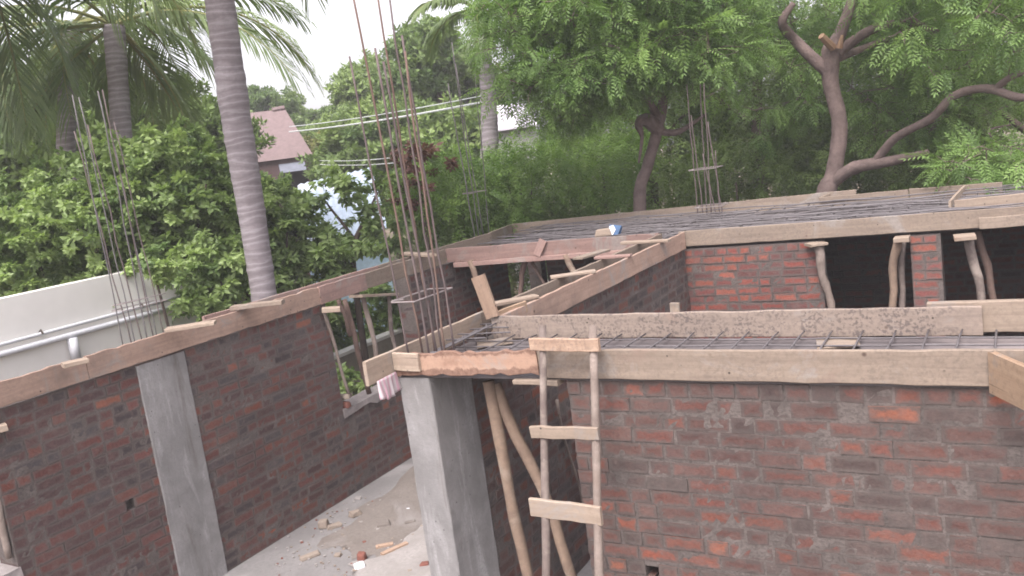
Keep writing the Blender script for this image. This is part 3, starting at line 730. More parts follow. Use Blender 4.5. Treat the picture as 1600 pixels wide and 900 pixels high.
chunk(at(556, 806, **fz), .14, .09, .06, 'rubble', 'rubble_chunk', 'greyish rubble piece farther along the left wall', 'rubble', 'rubble on the floor', 3, 1.2)
chunk(at(560, 780, **fz), .10, .06, .03, 'dust', 'rubble_chunk', 'pale mortar lump farthest along the left wall', 'rubble', 'rubble on the floor', 4, .2)
chunk(at(485, 871, **fz), .20, .07, .035, 'rubble', 'rubble_chunk', 'long flat tan rubble in front of the left wall', 'rubble', 'rubble on the floor', 5, 1.1)
chunk(at(641, 818, **fz), .12, .06, .03, 'sand', 'rubble_chunk', 'brown lump beside the near column', 'rubble', 'rubble on the floor', 6, .7)
chunk(at(600, 822, **fz), .16, .12, .05, 'sand', 'rubble_chunk', 'brown clod in the middle of the sand', 'rubble', 'rubble on the floor', 7, .7)
chunk(at(528, 869, **fz), .09, .06, .025, 'rubble', 'rubble_chunk', 'small tan flake in the middle of the floor', 'rubble', 'rubble on the floor', 8, .2)
chunk(at(566, 875, **fz), .10, .09, .075, 'redbrick', 'brick_fragment', 'red brick fragment on the pale dust', 'brick', None, 9, .3)
chunk(at(562, 888, **fz), .11, .10, .05, 'white', 'crumpled_bag', 'crumpled white plastic bag beside the red brick fragment', 'bag', None, 10, .9)
chunk(at(664, 884, **fz), .10, .08, .03, 'redbrick', 'brick_fragment', 'crushed red brick by the foot of the near column', 'brick', None, 11, .5)
chunk(at(638, 797, **fz), .04, .03, .02, 'white', 'paper_scrap', 'tiny white scrap beside the near column', 'scrap', None, 12, .5)
plank(at(587, 853, z=.03), at(614, 847, z=.03), .045, .025, 'wood_tan', 'shorter wood offcut on the floor', name='wood_offcut', cat='offcut', group='offcuts on the floor')
plank(at(596, 864, z=.03), at(636, 847, z=.03), .05, .028, 'wood_tan', 'longer wood offcut on the floor nearer the dust', name='wood_offcut', cat='offcut', group='offcuts on the floor')
rr = random.Random(77); mb = MB()
for i in range(420):
    p = at(rr.uniform(430, 700), rr.uniform(770, 905), z=0.0)
    if p[0] < LX + .05: continue
    s = rr.uniform(.004, .02) * (1.6 if rr.random() < .06 else 1)
    vs = [(p[0] + s * math.cos(a) * rr.uniform(.6, 1.1), p[1] + s * math.sin(a) * rr.uniform(.6, 1.1), z) for z in (0.002, s * .7) for a in (0, 1.57, 3.14, 4.71)]
    mb.add(vs, [(4, 5, 6, 7), (0, 1, 5, 4), (1, 2, 6, 5), (2, 3, 7, 6), (3, 0, 4, 7)], rr.choice((0, 0, 2, 2, 1, 0)))
tag(mb.build('gravel', [M['dust'], M['redbrick'], M['rubble']]), 'loose gravel and crumbs scattered on the floor', 'gravel', kind='stuff')
def patch(name, pix, mat, z, hgt, label):
    r = random.Random(len(pix)); P = [at(u, v, z=0) for u, v in pix]; n = len(P)
    c = sum(P) / n; mb = MB(); rings = 6; vs = [(c[0], c[1], z + hgt)]; fs = []
    K = n * 5
    for q in range(1, rings + 1):
        for j in range(K):
            i, f = divmod(j, 5); f /= 5; p = P[i] * (1 - f) + P[(i + 1) % n] * f
            k = q / rings; w = 1 + r.uniform(-.06, .06) + (.22 * math.sin(j * .9 + 2 * math.sin(j * .37)) + r.uniform(-.12, .12) if q == rings else 0)
            vs.append((c[0] + (p[0] - c[0]) * k * w, c[1] + (p[1] - c[1]) * k * w, z + hgt * (1 - k ** 2) * r.uniform(.6, 1.2)))
    for j in range(K): fs.append((0, 1 + j, 1 + (j + 1) % K))
    for q in range(rings - 1):
        for j in range(K): a = 1 + q * K; fs.append((a + j, a + K + j, a + K + (j + 1) % K, a + (j + 1) % K))
    mb.add(vs, fs); return tag(mb.build(name, M[mat], smooth=True), label, name, kind='stuff')
patch('sand', [(640, 735), (680, 740), (700, 790), (660, 840), (610, 862), (545, 880), (500, 860), (560, 800)], 'sand', .004, .018, 'brown sand spread over the floor by the near column')
patch('dust', [(640, 835), (700, 790), (730, 850), (720, 930), (600, 930), (520, 925), (545, 885), (600, 866)], 'dust', .009, .01, 'pale cement dust on the floor beside the near column')
# window sill things
chunk(at(541, 637, x=-6.45), .12, .11, .075, 'redbrick', 'loose_brick', 'orange loose brick at the near corner of the left window sill', 'brick', None, 21, .1)
chunk(at(540, 622, x=-6.45), .16, .11, .05, 'rubble', 'mortar_lump', 'pale mortar lump on the loose brick in the left window', 'rubble', None, 22, .3)
# blocks on the far board
chunk(at(944, 369, y=9.3), .22, .12, .10, 'wood_pale', 'wood_block', 'pale wood block behind the reddish far board', 'block', None, 23, .2)
def packet():
    p = Vector(at(959, 367, y=9.3)); root = empty('cement_packet', p, 'blue and white packet beside the wood block on the far slab', 'packet')
    mb = MB(); mb.add([(-.07, 0, 0), (.05, .0, 0), (.10, .02, .10), (-.05, .03, .12), (-.05, .07, 0), (.06, .07, 0), (.09, .07, .08), (-.04, .07, .1)], [(0, 1, 2, 3), (5, 4, 7, 6), (1, 5, 6, 2), (4, 0, 3, 7), (3, 2, 6, 7)]); mb.build('bag', M['blue'], root)
    mb = MB(); mb.add([(-.075, -.006, .01), (-.01, -.006, .0), (.03, .004, .06), (.0, .018, .115), (-.05, .014, .10)], [(0, 1, 2, 3, 4)]); mb.build('white_face', M['white'], root)
packet()
# pink cloth under the jutting board
def cloth():
    A = np.array([-3.455, 3.985, 2.135]); B = np.array([-3.475, 4.21, 2.135]); n = 14; k = 8; mb = MB(); vs = []; fs = []
    for i in range(n + 1):
        f = i / n
        for j in range(k + 1):
            g_ = j / k; p = A * (1 - f) + B * f
            drop = (.11 + .03 * math.sin(f * 3)) * g_
            vs.append((p[0] + .012 * math.sin(f * 22) * g_ + .02 * g_ * (1 - f), p[1] - .02 * math.cos(f * 17) * g_, p[2] + .03 - drop))
    for i in range(n):
        for j in range(k): a = i * (k + 1) + j; fs.append((a, a + k + 1, a + k + 2, a + 1))
    mb.add(vs, fs); o = mb.build('cloth', M['cloth'], smooth=True); rebase(o, A)
    s = o.modifiers.new('thick', 'SOLIDIFY'); s.thickness = .004
    tag(o, 'pink striped cloth hanging under the jutting end board', 'cloth')
cloth()
# pole and block in the nearest opening of the left wall
stick(at(14, 872, x=-6.46), at(-12, 740, x=-6.46), .022, .024, 'stick_pale', 'pale pole at the jamb of the left wall opening at the picture edge', .01, 31)
plank(at(-20, 668, x=-6.44), at(8, 661, x=-6.40), .14, .05, 'wood_pale', 'pale plate end in the opening at the left picture edge', name='prop_plate', cat='plate')

# ================================================================== BOUNDARY WALL AND PIPES
WX = -9.0
bw = MB(); bw.box((-.16, -3, 0), (0, 7.24, 2.995)); tag(bw.build('boundary_wall', M['plaster'], loc=(WX, 0, OUT)), 'long white plastered wall behind the left brick wall', 'wall')
def pipe(v0, v1, r, off, label, nb):
    a = at(-60, v0 + 18, x=WX + off); b = at(284, v1, x=WX + off); a = np.array([a[0], -2.5, a[2] - .0]); root = empty('water_pipe', a, label, 'pipe', 'pipes along the white wall')
    mb = MB(); mb.tube([Vector(a + (b - a) * f - a) for f in np.linspace(0, 1, 12)], r, 10); mb.build('tube', M['pipe'], root, smooth=True)
    for i in range(nb):
        p = a + (b - a) * (.55 + .13 * i); mb = MB(); mb.tube([Vector(p - a) + Vector((-off, 0, .0)), Vector(p - a) + Vector((0, 0, r + .02)), Vector(p - a) + Vector((r + .006, 0, 0))], .012, 6); mb.build('clip', M['iron'], root)
pipe(543, 463, .02, .05, 'upper thin grey pipe fixed to the white wall', 4)
pipe(557, 476, .034, .055, 'lower thick white pipe along the white wall', 0)
p = at(113, 532, x=WX + .06); dp = empty('drain_pipe', (p[0], p[1], OUT), 'short white drain pipe dropping from the wall pipes', 'pipe')
mb = MB(); mb.tube([(0, 0, p[2] - OUT - .22), (0, 0, p[2] - OUT + .03)], .055, 12); mb.build('sleeve', M['pipe'], dp, smooth=True)
mb = MB(); mb.tube([(0, 0, 0), (0, 0, p[2] - OUT - .2)], .035, 10); mb.build('downpipe', M['iron'], dp, smooth=True)
q = at(560, 546, x=-9.0)
mb = MB(); mb.box((-.15, 7.6, 0), (0, 13.5, q[2] - OUT)); lwl = mb.build('low_wall', M['garden_wall'], loc=(WX, 0, OUT)); tag(lwl, 'low garden wall seen through the left window opening', 'wall')
mb = MB(); mb.box((-.18, 7.58, q[2] - OUT), (.03, 13.5, q[2] - OUT + .05)); mb.build('coping', M['plaster'], lwl)

# ================================================================== HOUSES
def build_house():
    d = 30.0
    c = at(415, 250, d=d); er = at(490, 246, d=d); el = at(292, 264, d=d); ridge_r = at(445, 170, d=d + 2.2); ridge_l = at(345, 184, d=d + 2.2)
    back = _n(np.array([c[0], c[1], 0.])) * 6
    root = empty('house', (c[0], c[1], OUT), 'distant house with a brown pitched roof between the palm trunk and far trees', 'house')
    o0 = np.array(root.location)
    ze = (er[2] + el[2]) / 2
    er = np.array([er[0], er[1], ze]); el = np.array([el[0], el[1], ze]); rz_ = (ridge_r[2] + ridge_l[2]) / 2 
    rr_ = np.array([*ridge_r[:2], ridge_r[2]]); rl = np.array([*ridge_l[:2], ridge_r[2]])
    eb_r = er + back; eb_l = el + back
    mb = MB(); mb.add([er - o0, el - o0, eb_l - o0, eb_r - o0, rr_ - o0, rl - o0], [(1, 0, 4, 5), (0, 3, 4), (3, 2, 5, 4), (2, 1, 5), (0, 1, 2, 3)]); mb.build('roof', M['house'], root)
    mb = MB(); s = (rr_ - rl); 
    mb.tube([Vector(rr_ - s * .2 - o0), Vector(rr_ - o0 + np.array([0, 0, .03]))], .10, 6); mb.build('ridge_cap', M['house'], root)
    ins = .96; cc = (er + el + eb_r + eb_l) / 4
    w = [cc + (p_ - cc) * ins for p_ in (er, el, eb_l, eb_r)]
    mb = MB(); vs = [p_ - o0 for p_ in w] + [np.array([p_[0], p_[1], OUT]) - o0 for p_ in w]
    mb.add(vs, [(0, 1, 5, 4), (1, 2, 6, 5), (2, 3, 7, 6), (3, 0, 4, 7)]); mb.build('wall', M['house_red'], root)
    u = _n(er - el); outw = -_n(back)
    def onwall(f, z): return w[1] + (w[0] - w[1]) * f + np.array([0, 0, z])
    for f in (.1, .72):
        a = onwall(f, -.3); mb = MB(); b2 = onwall(f + .22, -.3)
        mb.add([a + outw * .03 - o0, b2 + outw * .03 - o0, b2 + outw * .03 - o0 - np.array([0, 0, 1.0]), a + outw * .03 - o0 - np.array([0, 0, 1.0])], [(0, 1, 2, 3)]); mb.build('window', M['house_dark'], root)
        mb = MB(); mb.add([a - o0 + np.array([0, 0, .15]), b2 - o0 + np.array([0, 0, .15]), b2 + outw * .5 - o0 - np.array([0, 0, .15]), a + outw * .5 - o0 - np.array([0, 0, .15])], [(0, 1, 2, 3)]); mb.build('awning', M['house_slate'], root)
build_house()
def build_hut():
    d = 17.0
    a = at(478, 388, d=d); b = at(600, 358, d=d); fwd = _n(np.array([*((a + b) / 2)[:2], 0.]))
    root = empty('hut', (a[0], a[1], OUT), 'pale blue hut with a sheet roof behind the leafy branches', 'hut')
    o0 = np.array(root.location); u = b - a; ze = (a[2] + b[2]) / 2 + .05
    a[2] = b[2] = ze
    up = np.array([0, 0, 1.05]); bk = fwd * 2.6
    n = 22; mb = MB()   # ribbed sheet
    vs = []
    for i in range(n + 1):
        f = -.04 + 1.08 * i / n; rr_ = .03 * (i % 2)
        p_ = a + u * f; vs += [p_ - fwd * .25 + np.array([0, 0, rr_ - .1]) - o0, p_ + bk + up + np.array([0, 0, rr_]) - o0]
    mb.add(vs, [(2 * i, 2 * i + 2, 2 * i + 3, 2 * i + 1) for i in range(n)]); mb.build('roof', M['hut_roof'], root)
    bot = np.array([0, 0, OUT]); A = a - o0; B = b - o0
    mb = MB(); lo = lambda p_: np.array([p_[0], p_[1], 0])
    mb.add([A, B, lo(B), lo(A), A + bk + up * .97, B + bk + up * .97, lo(B + bk), lo(A + bk)], [(0, 3, 2, 1), (0, 4, 7, 3), (1, 2, 6, 5), (4, 5, 6, 7)]); mb.build('wall', M['hut_blue'], root)
    def win(f0, f1, z0, z1, mat, nm, off, par):
        p_ = [A + (B - A) * f - fwd * off + np.array([0, 0, z]) for f, z in ((f0, z0), (f1, z0), (f1, z1), (f0, z1))]
        q_ = [x + fwd * .03 for x in p_]; m_ = MB(); m_.add(p_ + q_, [(0, 1, 2, 3), (0, 4, 5, 1), (1, 5, 6, 2), (2, 6, 7, 3), (3, 7, 4, 0)]); return m_.build(nm, M[mat], par)
    w_ = win(.24, .50, -.62, -.12, 'house_dark', 'window', .035, root); win(.22, .32, -.66, -.14, 'wood_pink', 'shutter', .06, w_)
build_hut()
def build_shed():
    d = 23.0; a = at(776, 212, d=d); b = at(838, 203, d=d); fwd = _n(np.array([*a[:2], 0.]))
    root = empty('shed', (a[0], a[1], OUT), 'small grey shed with a pale lilac roof right of the grey palm trunk', 'shed')
    o0 = np.array(root.location); z = (a[2] + b[2]) / 2 + .1; A = np.array([a[0], a[1], z]) - o0; B = np.array([b[0], b[1], z]) - o0; bk = fwd * 3
    lo = lambda p_: np.array([p_[0], p_[1], 0])
    mb = MB(); mb.add([A, B, lo(B), lo(A), A + bk, B + bk, lo(B + bk), lo(A + bk)], [(0, 3, 2, 1), (0, 4, 7, 3), (1, 2, 6, 5)]); mb.build('wall', M['hut_grey'], root)
    up = np.array([0, 0, .75]); e = (B - A) * .06
    mb = MB(); mb.add([A - e - fwd * .2, B + e - fwd * .2, B + e + bk + up, A - e + bk + up, A - e - fwd * .2 + up * .06, B + e - fwd * .2 + up * .06, B + e + bk + up * 1.06, A - e + bk + up * 1.06], [(4, 5, 6, 7), (0, 1, 5, 4), (3, 2, 1, 0), (1, 2, 6, 5), (0, 4, 7, 3)]); mb.build('roof', M['hut_lilac'], root)
    mb = MB(); p_ = [A + (B - A) * f - fwd * .02 + np.array([0, 0, zz]) for f, zz in ((.5, -1.1), (.68, -1.1), (.68, -.5), (.5, -.5))]; mb.add(p_, [(0, 1, 2, 3)]); mb.build('window', M['house_dark'], root)
build_shed()
def cable(p, q, sag, r, label):
    p = Vector(p); q = Vector(q); mb = MB()
    mb.tube([p.lerp(q, f) - p - Vector((0, 0, sag * 4 * f * (1 - f))) for f in np.linspace(0, 1, 16)], r, 5)
    tag(mb.build('overhead_cable', M['wire'], loc=p), label, 'cable', 'overhead cables')
cable(at(452, 198, d=29), at(752, 150, d=17.3), .06, .012, 'upper thin pale cable running to the grey palm trunk')
cable(at(452, 206, d=29), at(752, 160, d=17.3), .06, .021, 'lower thicker pale cable running to the grey palm trunk')
cable(at(500, 251, d=24), at(640, 243, d=20), .05, .008, 'low thin wire across the far bushes, the upper one')
cable(at(500, 257, d=24), at(640, 252, d=20), .05, .008, 'low thin wire across the far bushes, the lower one')

# ================================================================== VEGETATION
def T_neem(pairs=6, Ln=1.0, lw_=.075, ll=.27):
    V = []; Fc = []
    def leaflet(px_, pz, ang, l, w, droop):
        dx, dy = math.cos(ang), math.sin(ang); nxv, nyv = -dy, dx; n = len(V)
        V.extend([(px_, 0, pz), (px_ + dx * l * .45 + nxv * w, dy * l * .45 + nyv * w, pz - droop * .3), (px_ + dx * l, dy * l, pz - droop), (px_ + dx * l * .45 - nxv * w, dy * l * .45 - nyv * w, pz - droop * .35)])
        Fc.append((n, n + 1, n + 2, n + 3))
    for i in range(pairs):
        f = .22 + .72 * i / (pairs - 1); z = -.22 * f * f; s = math.sin(math.pi * (.25 + .6 * f)) ** .5
        for sg in (1, -1): leaflet(f * Ln, z, sg * math.radians(62 - 14 * f), ll * s, lw_ * .5 * s, .07)
    leaflet(.95, -.2, 0, ll, lw_ * .5, .05)
    return np.array(V), np.array(Fc)
def T_broad(k=5):
    V = []; Fc = []
    for i in range(k):
        a = 2 * math.pi * i / k + (i % 2) * .4; el = .15 - .25 * (i % 3); l = .85 + .15 * (i % 2); w = .20
        d = np.array([math.cos(a) * math.cos(el), math.sin(a) * math.cos(el), math.sin(el)]); s = np.array([-math.sin(a), math.cos(a), 0]); u = np.cross(d, s); n = len(V)
        p0 = d * .12; m1 = d * l * .5; tip = d * l - u * .10
        V.extend([p0, m1 * .9 + s * w + u * .05, tip, m1 * .9 - s * w + u * .05, m1 + d * .18 + s * w * .75 + u * .02, m1 + d * .18 - s * w * .75 + u * .02, m1])
        Fc.extend([(n, n + 6, n + 4, n + 1), (n + 6, n + 2, n + 4, n + 4), (n, n + 3, n + 5, n + 6), (n + 6, n + 5, n + 2, n + 2)])
    return np.array(V), np.array(Fc)
def T_tuft(k=7):
    V = []; Fc = []; r = np.random.default_rng(3)
    for i in range(k):
        d = _n(r.normal(size=3)); s = _n(np.cross(d, [0.1, .2, 1])); n = len(V); l = r.uniform(.5, .9); w = r.uniform(.13, .2); o = r.normal(size=3) * .22
        V.extend([o, o + d * l * .5 + s * w, o + d * l, o + d * l * .5 - s * w]); Fc.append((n, n + 1, n + 2, n + 3))
    return np.array(V), np.array(Fc)
TEMPL = dict(neem=T_neem(), neem_lo=T_neem(4, 1.0, .10, .33), broad=T_broad(), tuft=T_tuft())
def leaf_cloud(name, parent, mat, templ, pos, dirs, size, tint):
    V, Fc = TEMPL[templ]; n = len(pos); o0 = np.array(parent.location)
    X = dirs / np.linalg.norm(dirs, axis=1, keepdims=True)
    up = np.tile([0, 0, 1.], (n, 1)) + RNG.normal(size=(n, 3)) * .35
    Y = np.cross(up, X); Y /= np.linalg.norm(Y, axis=1, keepdims=True) + 1e-9; Z = np.cross(X, Y)
    P = (pos - o0)[:, None, :] + size[:, None, None] * (V[None, :, 0, None] * X[:, None] + V[None, :, 1, None] * Y[:, None] + V[None, :, 2, None] * Z[:, None])
    P = P.reshape(-1, 3).astype(np.float32)
    idx = (Fc[None] + (np.arange(n) * len(V))[:, None, None]).reshape(-1, 4)
    tri = idx[:, 2] == idx[:, 3]
    loops = np.full(len(idx), 4); loops[tri] = 3
    flat = idx.ravel()[np.stack([np.ones_like(tri), np.ones_like(tri), np.ones_like(tri), ~tri], 1).ravel()]
    me = bpy.data.meshes.new(name); me.vertices.add(len(P)); me.vertices.foreach_set('co', P.ravel())
    me.loops.add(len(flat)); me.loops.foreach_set('vertex_index', flat.astype(np.int32))
    me.polygons.add(len(loops)); st = np.concatenate([[0], np.cumsum(loops)[:-1]])
    me.polygons.foreach_set('loop_start', st.astype(np.int32)); me.polygons.foreach_set('loop_total', loops.astype(np.int32))
    me.update(calc_edges=True)
    a = me.attributes.new('tint', 'FLOAT', 'FACE'); a.data.foreach_set('value', np.repeat(tint, len(Fc)).astype(np.float32))
    me.materials.append(M[mat]); o = bpy.data.objects.new(name, me); COL.objects.link(o); o.parent = parent
    return o
TW = []
def sample_crown(ells, droop=.45):
    TW.clear()
    """ells: (centre, (rx, ry, rz), clumps, clump radius, leaves per clump, leaf size)"""
    P = []; D = []; S = []; T = []
    for (c, r3, nc, cr, nl, ls) in ells:
        c = np.array(c); r3 = np.array(r3)
        d = RNG.normal(size=(nc, 3)); d /= np.linalg.norm(d, axis=1, keepdims=True)
        rad = RNG.uniform(.35, 1.0, nc) ** .6
        cc = c + d * r3 * rad[:, None]
        ct = RNG.uniform(.15, .85, nc); crs = cr * RNG.uniform(.6, 1.3, nc)
        k = nl
        nw = max(2, k // 6); wh = RNG.normal(size=(nc, nw, 3)); wh /= np.linalg.norm(wh, axis=2, keepdims=True)
        wp = cc[:, None] + wh * (crs[:, None] * RNG.uniform(.25, 1, (nc, nw)) ** .7)[..., None] * np.array([1.15, 1.15, .8])
        wd = wh * .7 + d[:, None] * .6 + np.array([0, 0, -.15]); wd /= np.linalg.norm(wd, axis=2, keepdims=True)
        wi = RNG.integers(0, nw, (nc, k)); ii = np.arange(nc)[:, None]
        e = RNG.normal(size=(nc, k, 3)); e /= np.linalg.norm(e, axis=2, keepdims=True)
        pos = wp[ii, wi] - wd[ii, wi] * (RNG.uniform(0, .35, (nc, k)) * crs[:, None])[..., None] + e * .02
        dr = wd[ii, wi] * .55 + e * .95 + np.array([0, 0, -droop])
        TW.append((np.repeat(cc, nw, 0), wp.reshape(-1, 3)))
        P.append(pos.reshape(-1, 3)); D.append(dr.reshape(-1, 3)); S.append(np.full(nc * k, ls) * RNG.uniform(.7, 1.25, nc * k)); T.append((ct[:, None] + RNG.normal(size=(nc, k)) * .16 + (RNG.random((nc, 1)) < .12) * .3).ravel())
    return np.concatenate(P), np.concatenate(D), np.concatenate(S), np.clip(np.concatenate(T), 0, 1)
def tree(name, base, label, limbs, ells, leaf, templ, bark, cat='tree', group=None, droop=.45, sides=9, bump_=.05, stubs=(), twigs=False):
    base = Vector(base); root = empty(name, base, label, cat, group)
    if limbs:
        mb = MB(); r = random.Random(len(ells) + len(limbs) * 7)
        for pts, rad in limbs:
            pts = [Vector(p) for p in pts]; P2 = []; R2 = []
            m = len(pts)
            for i in range(m - 1):          # Catmull-Rom so that limbs bend instead of kinking
                p0, p1, p2, p3 = pts[max(i - 1, 0)], pts[i], pts[i + 1], pts[min(i + 2, m - 1)]
                for s in range(5):
                    t = s / 5
                    q = .5 * ((2 * p1) + (p2 - p0) * t + (2 * p0 - 5 * p1 + 4 * p2 - p3) * t * t + (3 * p1 - p0 - 3 * p2 + p3) * t ** 3)
                    P2.append(q - base); R2.append((rad[i] * (1 - t) + rad[i + 1] * t) * r.uniform(1 - bump_, 1 + bump_))
            P2.append(pts[-1] - base); R2.append(rad[-1])
            mb.tube(P2, R2, sides, 0)
        mb.build('trunk', M[bark], root, smooth=True)
    for pts, rad in stubs:
        mb = MB(); mb.tube([Vector(p) - base for p in pts], rad, 7); mb.build('broken_stub', M['cutwood'], root)
    if ells:
        p, d, s, t = sample_crown(ells, droop); leaf_cloud('crown', root, leaf, templ, p, d, s, t)
        if twigs:
            A = np.concatenate([a for a, b in TW]); B = np.concatenate([b for a, b in TW]); o0 = np.array(base); mb = MB()
            for a, b in zip(A, B):
                m_ = (a + b) / 2 + RNG.normal(size=3) * .03
                mb.tube([a - o0, m_ - o0, b - o0], [.008, .006, .003], 3, cap=False)
            mb.build('twigs', M[bark], root)
    return root
def E(u, v, d, r3, nc, cr, nl, ls): return (at(u, v, d=d), r3, nc, cr, nl, ls)
def gnd(u, v, d): q = at(u, v, d=d); return np.array([q[0], q[1], OUT])
def A_(u, v, d): return at(u, v, d=d)

# --- big neem on the right
D1 = 13.9
b1 = gnd(1295, 300, D1)
tree('neem_tree', b1, 'big neem with a bare reddish trunk and broken fork behind the far slab', [
    ([b1, A_(1290, 330, D1), A_(1303, 270, D1), A_(1312, 195, D1), A_(1298, 130, D1), A_(1300, 80, D1), A_(1312, 55, D1), A_(1333, -5, D1), A_(1350, -90, D1), A_(1380, -180, D1)], [.17, .15, .118, .112, .12, .145, .09, .07, .055, .03]),
    ([A_(1300, 112, D1), A_(1275, 95, D1), A_(1240, 60, D1), A_(1222, 35, D1 - .3), A_(1240, 5, D1 - .3)], [.13, .09, .075, .065, .04]),
    ([A_(1308, 85, D1), A_(1325, 70, D1), A_(1365, 45, D1 - .3), A_(1420, 35, D1 - .6), A_(1470, 50, D1 - .8)], [.10, .075, .065, .05, .02]),
    ([A_(1310, 90, D1), A_(1350, 75, D1 + .4), A_(1395, 60, D1 + .6), A_(1440, 62, D1 + .8)], [.07, .05, .04, .02]),
    ([A_(1300, 285, D1), A_(1335, 262, D1 - .2), A_(1390, 252, D1 - .5), A_(1450, 238, D1 - .8)], [.10, .095, .07, .04]),
    ([A_(1365, 256, D1 - .35), A_(1400, 215, D1 - .6), A_(1455, 185, D1 - .9), A_(1490, 150, D1 - 1.1), A_(1540, 138, D1 - 1.3), A_(1590, 152, D1 - 1.5), A_(1640, 150, D1 - 1.6)], [.06, .058, .056, .055, .055, .05, .03]),
    ([A_(1555, 140, D1 - 1.35), A_(1580, 120, D1 - 1.5), A_(1620, 108, D1 - 1.6)], [.045, .04, .03]),
    ([A_(1580, 195, D1 - 1), A_(1545, 205, D1 - 1), A_(1570, 235, D1 - 1.1)], [.012, .014, .008]),
  ], [
    E(1500, -60, D1 - .6, (1.6, 1.4, .9), 52, .46, 34, .30),
    E(1250, -50, D1 + 1.5, (2.2, 1.0, 1.0), 60, .5, 32, .30),
    E(1540, 15, D1 - 1.2, (1.2, 1.0, .7), 30, .42, 34, .30),
    E(1560, 255, D1 - 1.6, (.75, .8, .28), 22, .36, 34, .30),
    E(1440, 30, D1 + 1.2, (1.4, .9, .55), 26, .45, 30, .30),
    E(1480, 110, D1 + 1.8, (1.6, .9, .8), 44, .45, 30, .30),
    E(1420, 170, D1 + 1.6, (1.0, .8, .7), 22, .45, 28, .30),
    E(1215, 120, D1 + 1.8, (1.0, .8, 1.0), 30, .45, 28, .30),
  ], 'leaf_neem', 'neem', 'bark', group='neem trees behind the far slab', droop=.3, twigs=True, stubs=[([A_(1302, 75, D1 - .15), A_(1283, 56, D1 - .3)], [.06, .05]), ([A_(1312, 75, D1 - .18), A_(1316, 55, D1 - .22)], [.05, .02])])
# --- centre neem
D2 = 13.4
b2 = gnd(1000, 330, D2)
tree('neem_tree', b2, 'leafy neem with a slanting reddish trunk in the middle of the picture', [
    ([b2, A_(1000, 330, D2), A_(1012, 260, D2), A_(1027, 205, D2), A_(1035, 150, D2), A_(1020, 60, D2), A_(1000, -60, D2)], [.12, .098, .088, .085, .075, .06, .03]),
    ([A_(1030, 205, D2), A_(1012, 188, D2 - .1), A_(998, 195, D2 - .15), A_(1003, 215, D2 - .2), A_(998, 255, D2 - .2)], [.10, .11, .07, .03, .015]),
    ([A_(1033, 190, D2), A_(960, 80, D2 - .4), A_(900, 20, D2 - .6)], [.07, .05, .02]),
    ([A_(1028, 205, D2), A_(1060, 206, D2), A_(1100, 180, D2 + .3)], [.06, .045, .02]),
    ([A_(960, 90, D2 - .4), A_(940, 75, D2 - .9), A_(945, 95, D2 - 1.0)], [.03, .03, .015]),
  ], [
    E(1000, 55, D2 - .5, (1.5, 1.2, .8), 62, .46, 36, .30),
    E(893, 60, D2 - .8, (1.35, 1.2, 1.0), 66, .46, 34, .30),
    E(1080, 40, D2 - .4, (1.0, 1.1, .8), 36, .44, 34, .30),
    E(985, -60, D2 - .4, (2.0, 1.6, .9), 66, .5, 32, .30),
    E(825, 10, D2 - .8, (.5, 1.0, .6), 26, .4, 32, .28),
    E(885, 140, D2 - .7, (.7, .8, .5), 26, .36, 32, .27),
    E(985, 95, D2 - .9, (.8, .6, .35), 24, .36, 34, .30),
  ], 'leaf_neem', 'neem', 'bark', group='neem trees behind the far slab', droop=.3, twigs=True)
# --- dense trees behind them
rb = random.Random(5)
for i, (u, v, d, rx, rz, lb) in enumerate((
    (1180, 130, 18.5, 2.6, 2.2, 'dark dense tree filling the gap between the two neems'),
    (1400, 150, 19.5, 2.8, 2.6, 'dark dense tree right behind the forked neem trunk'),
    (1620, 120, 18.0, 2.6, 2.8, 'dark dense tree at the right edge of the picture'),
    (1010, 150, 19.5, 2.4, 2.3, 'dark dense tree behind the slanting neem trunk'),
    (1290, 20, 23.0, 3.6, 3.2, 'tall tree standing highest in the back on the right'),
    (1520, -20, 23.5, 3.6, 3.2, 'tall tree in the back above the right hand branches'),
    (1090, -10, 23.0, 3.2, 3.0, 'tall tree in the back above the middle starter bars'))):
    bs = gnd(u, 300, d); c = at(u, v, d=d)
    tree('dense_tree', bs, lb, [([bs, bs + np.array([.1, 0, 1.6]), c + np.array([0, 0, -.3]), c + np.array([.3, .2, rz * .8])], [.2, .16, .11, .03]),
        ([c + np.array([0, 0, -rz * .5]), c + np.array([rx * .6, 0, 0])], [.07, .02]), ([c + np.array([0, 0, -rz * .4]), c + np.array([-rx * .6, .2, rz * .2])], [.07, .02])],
        [(c, (rx, 1.8, rz), 130, .62, 26, .36), (c - np.array([0, 0, rz * .8]), (rx, 1.5, 1.1), 45, .6, 24, .36)], 'leaf_neem_dark', 'neem_lo', 'bark_dark', group='dense trees at the back')
